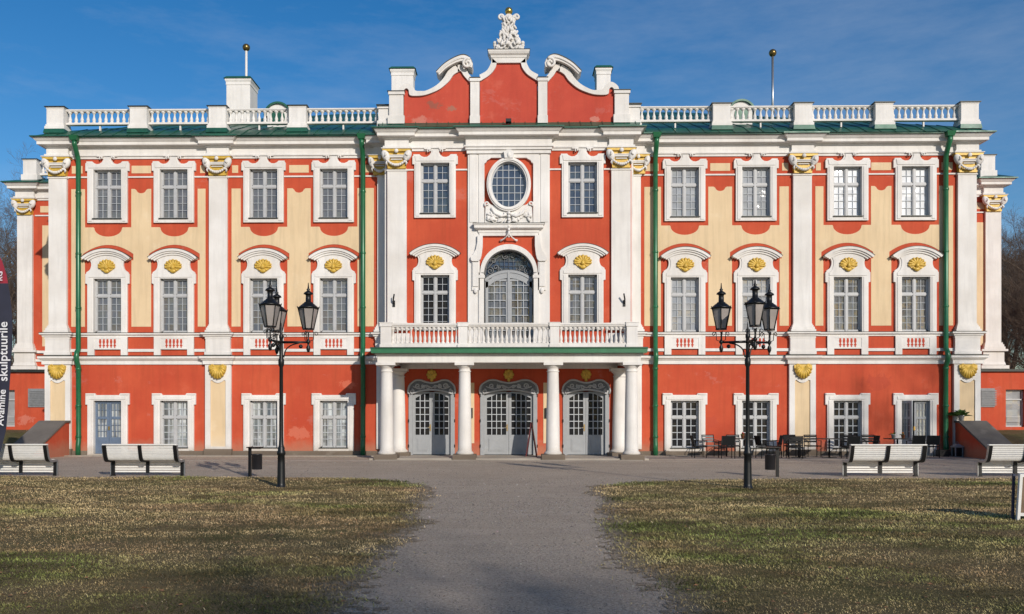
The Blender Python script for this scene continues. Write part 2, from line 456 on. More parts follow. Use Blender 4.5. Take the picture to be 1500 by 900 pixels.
# ---- pilasters
def pil_low(mb, x, hw=.53, y=0.0):
    """ground floor pier: a white frame round an ochre panel"""
    mb.box(x-hw, x-.31, y-.13, y+.1, .28, 3.73); mb.box(x+.31, x+hw, y-.13, y+.1, .28, 3.73)
    top = [(x-.31,3.73),(x+.31,3.73),(x+.31,3.06)] + [(x+.31-.62*k/10, 3.06+.10-.10*(1-((k-5)/5)**2)*1.9) for k in range(1,10)] + [(x-.31,3.06)]
    mb.prism(top, y-.13, y+.1)
    mb.box(x-.31, x+.31, y-.12, y+.1, .28, .38)
def pil_up(mb, x, hw=.37, y=0.0, z0=5.02):
    mb.box(x-hw, x+hw, y-.13, y+.1, z0+.3, 11.42)
    for k, (d, za, zb) in enumerate(((.13, z0, z0+.1), (.09, z0+.1, z0+.2), (.05, z0+.2, z0+.27), (.02, z0+.27, z0+.33))):
        mb.box(x-hw-d, x+hw+d, y-.13-d, y+.1, za, zb)
    mb.box(x-hw-.03, x+hw+.03, y-.16, y+.1, 11.33, 11.385)
def pil_ped(mb, x, hw=.5, y=0.0):
    mb.box(x-hw, x+hw, y-.16, y+.1, 4.1, 4.88)
    mb.box(x-hw-.04, x+hw+.04, y-.19, y+.1, 4.12, 4.24); mb.box(x-hw-.02, x+hw+.02, y-.175, y+.1, 4.77, 4.84)
lowp = MB()
def capital():
    g = MB(); w = MB()
    g.prism([(-.355,0),(.355,0),(.40,.62),(.47,.70),(.50,.78),(-.50,.78),(-.47,.70),(-.40,.62)], -.21, .1)
    g.prism([(-.56,.70),(-.3,.66),(.3,.66),(.56,.70),(.56,.765),(-.56,.765)], -.30, .1)
    for s in (-1, 1):
        M = Matrix.Rotation(s*.45, 3, 'Y')
        w.ball((s*.43,-.25,.50), (.155,.13,.235), 12, 8, M)
        w.tube([(s*.43+s*.02*0, -.36, .60), (s*.40,-.39,.52), (s*.45,-.38,.45)], [.03,.05,.03], 6)
        # festoon drops
        pts = [(s*.40,-.30,.36), (s*.31,-.31,.25), (s*.19,-.32,.16), (s*.07,-.33,.115), (0,-.33,.11)]
        for i, p in enumerate(spline(pts, 3)):
            w.ball(p, .028+.022*(i % 2)+.012*(i/12), 7, 5)
        w.tube([(s*.37,-.27,.12), (s*.40,-.28,.2), (s*.36,-.29,.3)], [.02,.045,.03], 6)
    w.box(-.27,.27,-.29,-.1,.42,.47); w.box(-.22,.22,-.27,-.1,.335,.37); w.box(-.29,.29,-.31,-.1,.48,.52)
    w.ball((0,-.33,.665), (.085,.06,.085), 10, 7)
    w.box(-.60,.60,-.33,.1,.765,.80)
    return g, w
cg, cw = capital()
cap0 = cg.build('capital', GOLD); cw.build('volute', STUCCO, cap0)
PILX = (18.44, 11.85)
for s in (-1, 1):
    for x, nm in ((s*18.44,0), (s*11.85,0)):
        b = MB(); pil_low(b, x); o = part(b, 'pier', WHITE)
        part(MB().box(x-.31, x+.31, -.085, .1, .38, 3.2), 'panel', YEL, o)
        b = MB(); pil_ped(b, x); pil_up(b, x); part(b, 'pilaster', WHITE)
    b = MB(); pil_ped(b, s*5.12, .3); pil_up(b, s*5.14, .20)
    b.box(s*4.85, s*5.38, -.10, .1, .28, 3.73); part(b, 'half_pilaster', WHITE)
    b = MB(); pil_up(b, s*4.43, .38, YC); b.box(s*4.43-.5, s*4.43+.5, YC-.16, YC+.1, 4.1, 4.9)
    b.box(s*4.60-.24, s*4.60+.24, YC-.06, YC+.1, .08, 3.5)
    b.box(s*4.85-.09*s*0, s*4.93, YC+.02, -.02, .08, 12.2)
    part(b, 'pilaster', WHITE)
caps = [(s*x, 0) for s in (-1,1) for x in (18.44, 11.85, 5.22)] + [(s*4.43, YC) for s in (-1,1)]
first = True
for x, y in caps:
    o = cap0 if first else copy_tree(cap0, palace)
    first = False
    o.parent = palace; o.location = (x, y, 11.41)
    if abs(abs(x)-5.22) < .01: o.scale = (.8, 1, 1)

# scallop shells on the piers
sh = MB()
for k in range(9):
    a = R(-72 + 18*k); L = .50*(.92+.10*math.cos(a)); 
    sh.tube([(0,-.03,.24),(.5*L*math.sin(a),-.10,.24-.55*L*math.cos(a)),(.74*L*math.sin(a)*1.0,-.075,.24-.99*L*math.cos(a))], [.03,.062,.052], 7)
sh.prism([(.36*math.sin(R(a)), .24-.48*math.cos(R(a))) for a in range(-95,96,10)] + [(.26,.30),(-.26,.30)], -.085, .0)
for s in (-1,1):
    sh.tube([(x,-.07,z) for x,z in spiral(s*.22,.235,.09,.03,R(200 if s>0 else -20),-s*1.1,12)], .033, 6)
shell0 = sh.build('shell_ornament', GOLD)
for i, x in enumerate([s*v for s in (-1,1) for v in PILX]):
    o = shell0 if i == 0 else copy_tree(shell0)
    o.parent = palace; o.location = (x, -.13, 3.40)

# ---- mouldings that run round the building
def front_path(back=20.0, brk=.14, mid=True, pil=((18.84,18.02),(12.24,11.46),(5.42,None))):
    L = [(-18.8,back)]
    x = 18.84
    P = [(-18.84-.0, back), (-18.84,-brk), (-18.02,-brk), (-18.02,0), (-12.26,0), (-12.26,-brk), (-11.44,-brk), (-11.44,0), (-5.45,0), (-5.45,-brk), (-4.87,-brk),
         (-4.87,YC-brk), (-4.0,YC-brk), (-4.0,YC), (-1.66,YC), (-1.66,YC-.2)]
    return P + [(-a, b) for a, b in P[::-1]]
FP = front_path()
part(MB().sweep(FP, [(-.05,12.14),(.05,12.14),(.05,12.22),(.10,12.24),(.10,12.30),(.04,12.31),(.04,12.56),(.09,12.58),(.12,12.63),(.30,12.645),(.30,12.76),(.33,12.78),(.40,12.86),(.42,12.88),(.42,12.90),(-.05,12.90)]), 'cornice', WHITE)
part(MB().sweep(FP, [(-.1,12.903),(.50,12.903),(.50,12.945),(-.1,13.1)]), 'eave_flashing', ROOF, label='green sheet metal edge of the eaves')
SP = lambda q, hw1, hw2: [(-18.84-hw2,7), (-18.84-hw2,-q), (-18.44+hw1,-q), (-18.44+hw1,0), (-11.85-hw1,0), (-11.85-hw1,-q), (-11.85+hw1,-q), (-11.85+hw1,0), (-5.45,0), (-5.45,-q), (-4.93,-q), (-4.93,YC+.2)]
for s in (0, 1):
    for nm, q, hw, prof, mat in (('string_course', .14, .56, [(-.02,3.73),(.05,3.73),(.05,3.875),(.02,3.88),(.08,3.89),(.11,3.93),(.17,3.97),(.17,4.055),(.0,4.075)], WHITE),
                            ('string_flashing', .14, .56, [(-.02,4.075),(.185,4.06),(.185,4.085),(-.02,4.11)], FLASH),
                            ('sill_band', .17, .53, [(-.02,4.86),(.05,4.86),(.05,4.90),(.09,4.93),(.13,4.95),(.13,5.01),(-.02,5.012)], WHITE),
                            ('sill_flashing', .17, .53, [(-.02,5.012),(.145,5.012),(.145,5.03),(-.02,5.05)], FLASH)):
        path = SP(q, hw, hw-.4+.02)
        if s: path = [(-a, b) for a, b in path[::-1]]
        part(MB().sweep(path, prof), nm, mat)
# plinth
pl = MB()
for s in (-1, 1):
    x0, x1 = sorted((s*4.9, s*18.85)); hs = []
    segs = [(4.9, 15.75), (17.07, 18.9)]
    for a, b in segs:
        a, b = sorted((s*a, s*b)); part(MB().box(a, b, -.07, .1, 0, .2), 'plinth', STONE)
    for x in PILX: part(MB().box(s*x-.57, s*x+.57, -.2, .1, 0, .28), 'plinth', STONE)

# ---- windows
def sash(mb, lead, w, z0, z1, y, tr, rows_t, rows_b, cols=2, bar=.016):
    """timber frame, mullion and transom; glazing bars go to the second builder"""
    f = .055; zt = z1-(z1-z0)*tr
    mb.box(-w,-w+f,y-.05,y+.03,z0,z1); mb.box(w-f,w,y-.05,y+.03,z0,z1)
    mb.box(-w,w,y-.05,y+.03,z0,z0+f); mb.box(-w,w,y-.05,y+.03,z1-f,z1)
    mb.box(-.045,.045,y-.075,y+.03,z0,z1); mb.box(-w,w,y-.065,y+.03,zt-.045,zt+.045)
    for s in (-1, 1):
        xa, xb = sorted((s*.045, s*(w-f)))
        for za, zb, rows in ((z0+f, zt-.045, rows_b), (zt+.045, z1-f, rows_t)):
            d = .03
            mb.box(xa, xa+d, y-.045, y+.02, za, zb); mb.box(xb-d, xb, y-.045, y+.02, za, zb)
            mb.box(xa, xb, y-.045, y+.02, za, za+d); mb.box(xa, xb, y-.045, y+.02, zb-d, zb)
            for i in range(1, cols):
                x = xa+d+(xb-xa-2*d)*i/cols; lead.box(x-bar/2, x+bar/2, y-.02, y+.015, za+d, zb-d)
            for j in range(1, rows):
                z = za+d+(zb-za-2*d)*j/rows; lead.box(xa+d, xb-d, y-.023, y+.012, z-bar/2, z+bar/2)
def win_upper(z0, z1, name='window'):
    c = MB(); h = z1
    for s in (-1, 1):
        a, b = sorted((s*OPH, s*.82)); c.box(a, b, -.10, .22, z0-.16, h)
        a, b = sorted((s*(OPH+.06), s*.76)); c.box(a, b, -.125, 0, z0-.10, h-.003)
    c.box(-OPH-.002, OPH+.002, -.10, .22, z0-.16, z0)
    top = [(-.82,h),(-.82,h-.06),(-.90,h-.06),(-.90,h+.25),(-.86,h+.28),(-.86,h+.33),(-.62,h+.33),(-.55,h+.26),(-.44,h+.22),(-.32,h+.23),(-.22,h+.30),(-.16,h+.40),(-.15,h+.50)]
    poly = top + [(-x, z) for x, z in top[::-1]]
    c.prism(poly, -.10, .22)
    band = [(-.80,h+.27),(-.62,h+.27),(-.52,h+.19),(-.40,h+.16),(-.28,h+.17),(-.17,h+.25),(-.11,h+.38),(-.10,h+.5)]
    c.prism([(-.76,h+.06)] + band + [(-x,z) for x,z in band[::-1]] + [(.76,h+.06)], -.125, 0)
    for s in (-1, 1):
        c.tube([(x,-.13,z) for x,z in spiral(s*.235, h+.47, .075, .02, R(-60 if s > 0 else 240), s*.9, 12)], .028, 6)
        c.box(s*.16 if s > 0 else -.42, .42 if s > 0 else -.16, -.13, 0, h+.52, h+.56)
    o = c.build(name, WHITE, palace)
    f = MB(); l = MB(); sash(f, l, OPH, z0, z1, .14, .34, 2, 4); f.build('frame', SASH, o); l.build('glazing_bars', LEAD, o)
    MB().box(-OPH, OPH, .155, .165, z0, z1).build('pane', G_NET, o)
    MB().box(-OPH-.03, OPH+.03, -.16, .09, z0-.012, z0+.02).build('sill', FLASH, o)
    return o
pal = MB()
pal.prism([((.30+.025*math.cos(9*t*2))*math.cos(t)*1.05, .01+(.27+.02*math.cos(9*t*2))*math.sin(t)) for t in [math.pi*k/36-.25 for k in range(40)] if t < math.pi+.25] + [(-.12,-.2),(0,-.27),(.12,-.2)], -.045, .0)
for k in range(9):
    a = R(-6+24*k); L = .31 if 0 < k < 8 else .29
    M = Matrix.Rotation(math.pi/2-a, 3, 'Y')
    pal.ball((.60*L*math.cos(a),-.05,.01+.54*L*math.sin(a)), (.056,.05,.60*L*.86), 8, 6, M)
    pal.ball((.93*L*math.cos(a),-.045,.01+.86*L*math.sin(a)), (.06,.055,.055), 8, 5)
pal.ball((0,-.08,-.02), (.085,.07,.10), 10, 7); pal.ball((0,-.06,-.17), (.12,.05,.09), 9, 6); pal.ball((0,-.10,.05),(.03,.03,.06),6,5)
for s in (-1,1): pal.ball((s*.12,-.055,-.13), (.065,.05,.05), 8, 5); pal.ball((s*.045,-.13,.0),(.018,.02,.014),6,4)
PALM = pal
def win_lower(z0, z1, legs=True):
    c = MB(); h = z1
    for s in (-1, 1):
        a, b = sorted((s*OPH, s*.82)); c.box(a, b, -.10, .22, 5.03, h)
        a, b = sorted((s*(OPH+.06), s*.76)); c.box(a, b, -.125, 0, 5.035, h-.003)
    half = [(-.82,h),(-.82,h-.22),(-.90,h-.20),(-.90,h+.18),(-.86,h+.22),(-.86,h+.26)]
    half += spline([(-.84,h+.27),(-.72,h+.36),(-.665,h+.50),(-.665,h+.64),(-.72,h+.76),(-.80,h+.84)], 4)
    half += [(x, z) for x, z in [(-.80+.16*k, h+.84+ .30*(1-((5-k)/5)**2)) for k in range(1,6)]]
    c.prism(half + [(-x, z) for x, z in half[::-1] if abs(x) > 1e-6], -.10, .22)
    inn = [(-.76,h+.05),(-.76,h+.16)] + spline([(-.74,h+.18),(-.64,h+.30),(-.59,h+.46),(-.59,h+.66),(-.66,h+.80)], 4) + [(-.4,h+.93),(0,h+1.0)]
    c.prism(inn + [(-x, z) for x, z in inn[::-1] if abs(x) > 1e-6], -.125, 0)
    o = c.build('window', WHITE, palace)
    hd = MB(); Rr = 1.56; cz = h+1.20-Rr; a = math.asin(1.0/Rr)
    hd.arcband(0, cz, Rr, Rr-.10, math.pi/2-a, math.pi/2+a, -.27, .02)
    hd.arcband(0, cz, Rr-.10, Rr-.17, math.pi/2-a*.95, math.pi/2+a*.95, -.22, .02)
    hd.arcband(0, cz, Rr-.17, Rr-.25, math.pi/2-a*.90, math.pi/2+a*.90, -.17, .02)
    hd.build('hood', WHITE, o)
    MB().arcband(0, cz, Rr+.02, Rr+.002, math.pi/2-a*1.01, math.pi/2+a*1.01, -.285, .02).build('hood_flashing', FLASH, o)
    f = MB(); l = MB(); sash(f, l, OPH, z0, z1, .14, .31, 2, 5); f.build('frame', SASH, o); l.build('glazing_bars', LEAD, o)
    MB().box(-OPH, OPH, .155, .165, z0, z1).build('pane', G_NET, o)
    p = MB().join(PALM); p.v = [(x*1.08, y-.125, z*.97+h+.46) for x, y, z in p.v]; p.build('gold_ornament', GOLD, o)
    if legs:
        ap = MB().box(-.82,.82,-.07,.1,4.345,4.86); ap.box(-.82,-.55,-.085,.1,4.11,4.86); ap.box(.55,.82,-.085,.1,4.11,4.86)
        ap.box(-.55,.55,-.085,0,4.78,4.86); ap.box(-.55,.55,-.085,0,4.345,4.40)
        ap.build('apron', WHITE, o)
        bl = MB()
        for k in range(5):
            x = -.30+.15*k
            hp = [(.012,4.41),(.03,4.43),(.018,4.46),(.05,4.49),(.055,4.52),(.02,4.55),(.03,4.58),(.05,4.64),(.046,4.70),(.03,4.745),(.045,4.765)]
            bl.prism([(x-r,z) for r,z in hp] + [(x+r,z) for r,z in hp[::-1]], -.078, 0)
        bl.build('balusters', REDTRIM, o)
    return o
def win_ground(z0, z1, door=False, yo=0):
    c = MB(); h = z1
    bot = .0 if door else z0-.12
    for s in (-1, 1):
        a, b = sorted((s*OPH, s*.82)); c.box(a, b, -.09, .22, bot, h)
        a, b = sorted((s*(OPH+.07), s*.77)); c.box(a, b, -.115, 0, bot+.02, h-.003)
    if not door: c.box(-OPH, OPH, -.09, .22, bot, z0)
    t = [(-.82,h),(-.82,h-.16),(-.90,h-.16),(-.90,h+.30),(-.52,h+.30),(-.48,h+.23)]
    c.prism(t + [(-x, z) for x, z in t[::-1]], -.09, .22)
    c.box(-.75,.75,-.115,0,h+.05,h+.17)
    c.box(-.88,-.55,-.125,0,h+.24,h+.28); c.box(.55,.88,-.125,0,h+.24,h+.28)
    o = c.build('window' if not door else 'side_door', WHITE, palace)
    if not door:
        f = MB(); l = MB(); sash(f, l, OPH, z0, z1, .14, .35, 2, 4, bar=.026); f.build('frame', SASH, o); l.build('glazing_bars', LEAD, o)
        MB().box(-OPH, OPH, .155, .165, z0, z1).build('pane', G_CURT, o)
        MB().box(-OPH-.03, OPH+.03, -.13, .09, z0-.012, z0+.02).build('sill', FLASH, o)
    return o
up0 = win_upper(*ZU); lo0 = win_lower(*ZL); gr0 = win_ground(*ZG); do0 = win_ground(.08, 2.25, True)
def place(proto, used, x, y=0, z=0):
    o = proto if not used else copy_tree(proto, palace)
    o.location = (x, y, z); return o
def kid(o, nm):
    for c in o.children:
        if c.name.split('.')[0] == nm: return c
panes_u = {-16.41:G_NET,-13.68:G_NET,-10.0:G_NET,-7.13:G_NET,7.13:G_PALE,10.0:G_PALE,13.68:G_GLARE,16.41:G_GLARE}
panes_l = {-16.41:G_NET,-13.68:G_NET,-10.0:G_NET,-7.13:G_NET,7.13:G_PALE,10.0:G_PALE,13.68:G_MIX,16.41:G_MIX}
panes_g = {-13.68:G_CURT,-10.0:G_CURT,-7.13:G_CURT,7.13:G_DARK,10.0:G_DARK,13.68:G_DARK}
for i, x in enumerate(WX):
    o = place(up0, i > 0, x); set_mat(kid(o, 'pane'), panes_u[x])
    o = place(lo0, i > 0, x); set_mat(kid(o, 'pane'), panes_l[x])
for i, x in enumerate(sorted(panes_g)):
    o = place(gr0, i > 0, x); set_mat(kid(o, 'pane'), panes_g[x])
for s in (-1, 1):
    o = copy_tree(up0, palace); o.location = (s*CWX, YC, -.03); set_mat(kid(o, 'pane'), G_BLUE)
    set_mat(kid(o, 'sill'), FLASH)
clow = win_lower(5.04, 7.22, False); clow.location = (-CWX, YC, 0)
o = copy_tree(clow, palace); o.location = (CWX, YC, 0)
set_mat(kid(o, 'pane'), G_MIX); set_mat(kid(clow, 'pane'), G_DARK)

# the two small side doors of the ground floor
def side_door(o, mat, open_leaf):
    for s in (-1, 1):
        f = MB(); a, b = sorted((s*.005, s*OPH)); y = .12
        f.box(a, a+.09, y-.04, y+.03, .08, 2.25); f.box(b-.09, b, y-.04, y+.03, .08, 2.25)
        for za, zb in ((.08,.75),(1.50,1.60),(2.14,2.25)): f.box(a+.09, b-.09, y-.036, y+.03, za, zb)
        f.box(a+.13, b-.13, y-.05, y, .18, .62)
        for k in (1,2):
            x = a+.09+(b-a-.18)*k/3; f.box(x-.012, x+.012, y-.03, y+.02, .75, 2.14)
        for z in (1.0,1.25,1.87): f.box(a+.09, b-.09, y-.028, y+.02, z-.011, z+.011)
        lf = f.build('leaf', mat, o)
        MB().box(a+.05, b-.05, y+.01, y+.02, .7, 2.2).build('pane', G_CURT, o)
        if open_leaf and s < 0:
            for ob in (lf, o.children[-1]):
                ob.data.transform(Matrix.Translation((-OPH, .1, 0)) @ Matrix.Rotation(R(-62), 4, 'Z') @ Matrix.Translation((OPH, -.1, 0)))
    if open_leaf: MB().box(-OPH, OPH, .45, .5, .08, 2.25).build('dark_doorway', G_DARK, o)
    MB().box(-.03, .03, .05, .08, 1.05, 1.2).build('handle', BRASS, o)
    MB().box(-.7, .7, -.3, .3, 0, .078).build('doorstep', PALE, o)
do0.location = (-16.41, 0, 0)
d2 = copy_tree(do0, palace); d2.location = (16.41, 0, 0)
side_door(do0, DOORB, False); side_door(d2, DOORC, True)
do0['label'] = 'slate blue glazed side door with white curtains'; d2['label'] = 'pale grey side door with its left leaf standing open'

# ---- middle block: strips, oval window, arch
for s in (-1, 1):
    cs = MB()
    a, b = sorted((s*1.19, s*1.62)); cs.box(a, b, YC-.10, YC+.1, 4.16, 12.15)
    a, b = sorted((s*1.26, s*1.55)); cs.box(a, b, YC-.125, YC, 9.3, 12.0)
    part(cs, 'strip_pilaster', WHITE)
part(MB().box(-1.66, 1.66, YC-.19, YC+.1, 12.0, 12.14), 'fascia', WHITE)
sr = MB()
ho = [(-1.19,9.22),(-1.19,12.0),(1.19,12.0),(1.19,9.22),(.96,9.22),(.96,11.45)]
ho = [(-1.19,9.2),(-1.19,12.0),(1.19,12.0),(1.19,9.2),(.965,9.2),(.965,11.62),(.90,11.66),(.86,11.74),(.78,11.78),(.70,11.84),(-.70,11.84),(-.78,11.78),(-.86,11.74),(-.90,11.66),(-.965,11.62),(-.965,9.2)]
sr.prism(ho, YC-.13, YC+.05)
part(sr, 'oval_surround', WHITE)
ov = MB(); oc = 10.765
for rx0, rz0, rx1, rz1, y in ((.87,1.06,.70,.90,.26), (.82,1.01,.76,.95,.30)):
    ov.ring(ell(0,oc,rx0,rz0,56), ell(0,oc,rx1,rz1,56), YC-y, YC)
ovo = part(ov, 'oval_window', WHITE)
MB().prism(ell(0,oc,.71,.91,56), YC-.02, YC-.012).build('pane', G_BLUE, ovo)
fb = MB()
fb.ring(ell(0,oc,.702,.902,56), ell(0,oc,.655,.855,56), YC-.09, YC-.02)
for k in range(1,6):
    x = -.70+1.40*k/6; hh = .88*math.sqrt(max(0,1-(x/.69)**2)); fb.box(x-.011,x+.011,YC-.05,YC-.02,oc-hh,oc+hh)
for k in range(1,6):
    z = -.90+1.8*k/6; ww = .68*math.sqrt(max(0,1-(z/.89)**2)); fb.box(-ww,ww,YC-.055,YC-.02,oc+z-.011,oc+z+.011)
fb.build('glazing_bars', LEAD, ovo)
ks = MB().prism([(-.16,11.78),(-.21,12.06),(-.12,12.03),(-.09,12.1),(.09,12.1),(.12,12.03),(.21,12.06),(.16,11.78)], YC-.34, YC-.02)
ks.ball((0,YC-.34,11.9),(.07,.05,.11)); part(ks, 'keystone', STUCCO)
gar = MB(); r2 = random.Random(3)
gar.prism([(-.95,9.2),(-.92,9.9),(-.78,10.05),(-.70,9.98),(-.60,9.95),(-.3,9.85),(.3,9.85),(.60,9.95),(.70,9.98),(.78,10.05),(.92,9.9),(.95,9.2)], YC-.16, YC+.02)
for s in (-1, 1):
    gar.tube([(x,YC-.2,z) for x,z in spiral(s*.86,10.0,.10,.02,R(-60 if s>0 else 240),s*1.1,14)], .035, 6)
    for k in range(26):
        t = r2.random(); x = s*(.12+.78*t); z = 9.30+.34*r2.random()*(1-.35*t)+.06*t
        M = Matrix.Rotation(r2.uniform(-1.5,1.5), 3, 'Y')
        gar.ball((x,YC-.17-.05*r2.random(),z), (.045+.02*r2.random(),.05,.09+.05*r2.random()), 7, 5, M)
    gar.tube([(s*.70,YC-.22,9.85),(s*.55,YC-.24,9.62),(s*.3,YC-.26,9.5),(s*.08,YC-.27,9.55)], [.03,.055,.06,.04], 7)
for k in range(8): gar.ball((0,YC-.30,9.62-.13*k), (.075-.004*k,.06,.065), 8, 6)
for s in (-1,1): gar.tube([(0,YC-.42,8.78),(s*.10,YC-.30,8.68),(s*.24,YC-.12,8.60),(s*.33,YC-.08,8.57)], [.02,.025,.03,.05], 6)
part(gar, 'stucco_garland', STUCCO)
LP = [(-1.16,YC+.1),(-1.16,YC-.12),(1.16,YC-.12),(1.16,YC+.1)]
ledge = MB().sweep(LP, [(-.3,8.76),(.0,8.76),(.02,8.86),(.05,8.90),(.05,8.96),(.14,9.0),(.20,9.04),(.20,9.14),(.24,9.16),(.24,9.2),(-.3,9.2)])
part(ledge, 'ledge', WHITE)
part(MB().sweep(LP, [(-.3,9.202),(.26,9.202),(.26,9.222),(-.3,9.24)]), 'ledge_flashing', FLASH)
for s in (-1, 1):
    con = MB()
    p = [(1.03,8.76),(1.03,8.35),(1.07,8.0),(1.12,7.82),(1.19,7.74),(1.45,7.74),(1.50,7.80),(1.50,7.92),(1.42,8.0),(1.30,8.2),(1.24,8.5),(1.24,8.76)]
    con.prism([(s*x, z) for x, z in p], YC-.24, YC)
    con.box(*sorted((s*1.15, s*1.46)), YC-.16, YC, 6.6, 7.76); con.box(*sorted((s*1.2, s*1.42)), YC-.2, YC, 6.75, 7.7)
    con.ball((s*1.31,YC-.17,6.58), (.08,.04,.11))
    part(con, 'scroll_console', WHITE)
ar = MB()
ar.prism(ell(0,7.30,1.13,1.12,30,0,math.pi,True) + ell(0,7.26,.985,.955,30,math.pi,0,True), YC-.16, YC+.38)
for s in (-1,1): ar.box(*sorted((s*.985, s*1.19)), YC-.16, YC+.38, 4.16, 7.30); ar.box(*sorted((s*.95,s*1.2)), YC-.2, YC+.2, 7.08, 7.2)
part(ar, 'arch_surround', WHITE)
bd = part(MB().ring(ell(0,0,.01,.01,4), ell(0,0,.005,.005,4), YC+.3, YC+.31).box(-.98,.98,YC+.27,YC+.36,7.02,7.10), 'balcony_door', DOORC)
f = MB()
yd = YC+.27
f.arcband(0,5.95,1.50,1.40,R(49),R(131),yd-.06,yd+.06)
for s in (-1, 1):
    a, b = sorted((s*.01, s*.93)); f.box(a, a+.11, yd-.03, yd+.05, 4.16, 7.0); f.box(b-.11, b, yd-.03, yd+.05, 4.16, 7.0)
    f.box(a, b, yd-.028, yd+.05, 4.16, 4.75)
    f.prism([(s*x, 5.95+math.sqrt(1.41**2-x*x)) for x in (.04,.2,.4,.6,.8,.95)] + [(s*.95,6.72),(s*.84,6.78),(s*.6,6.98),(s*.3,7.10),(s*.04,7.14)], yd-.03, yd+.05)
f.box(-.05,.05,yd-.07,yd+.05,4.16,7.4)
f.build('leaf', DOORC, bd)
l = MB()
for s in (-1, 1):
    for k in (1,2): x = s*(.12+.70*k/3); l.box(x-.012,x+.012,yd-.015,yd+.05,4.75,7.1)
    for k in range(1,8): z = 4.75+.30*k; l.box(*sorted((s*.11, s*.83)),yd-.018,yd+.05,z-.012,z+.012)
l.build('glazing_bars', LEAD, bd)
MB().box(-.97,.97,yd+.055,yd+.06,4.16,7.2).build('pane', G_MIX, bd)
MB().prism(ell(0,7.2,.98,1.0,30,0,math.pi,True), yd+.055, yd+.06).build('fanlight_pane', G_BLUE, bd)
iw = MB(); yi = yd-.02
def scroll(mb, cx, cz, r, a0, t, y, rad, n=16): mb.tube([(x,y,z) for x,z in spiral(cx,cz,r,r*.18,a0,t,n)], rad, 5)
for s in (-1, 1):
    scroll(iw, s*.74, 7.42, .15, R(90), s*1.4, yi, .030); scroll(iw, s*.52, 7.56, .12, R(-60), -s*1.3, yi, .028)
    scroll(iw, s*.62, 7.82, .13, R(200), s*1.3, yi, .028); scroll(iw, s*.17, 8.02, .13, R(0), s*1.4, yi, .026)
    scroll(iw, s*.80, 7.20, .12, R(30), s*1.3, yi, .032); scroll(iw, s*.38, 7.44, .10, R(120), s*1.2, yi, .028)
    iw.tube([(s*x,yi,z) for x,z in spline([(.9,7.12),(.6,7.30),(.3,7.42),(0,7.45)],5)], .040, 6)
    iw.tube([(s*x,yi,z) for x,z in spline([(.86,7.5),(.5,7.9),(.28,8.05),(.05,8.14)],5)], .024, 6)
    iw.tube([(s*x,yi,z) for x,z in spline([(.95,7.26),(.86,7.7),(.62,8.0),(.34,8.14),(0,8.2)],5)], .030, 6)
for x in (-.36,-.18,0,.18,.36): iw.tube([(x,yi+.02,7.44),(x,yi+.02,8.12)], .011, 5)
for z in (7.62,7.8,7.98): iw.tube([(-.44,yi+.02,z),(.44,yi+.02,z)], .010, 5)
iw.build('scrollwork', CARVE, bd)

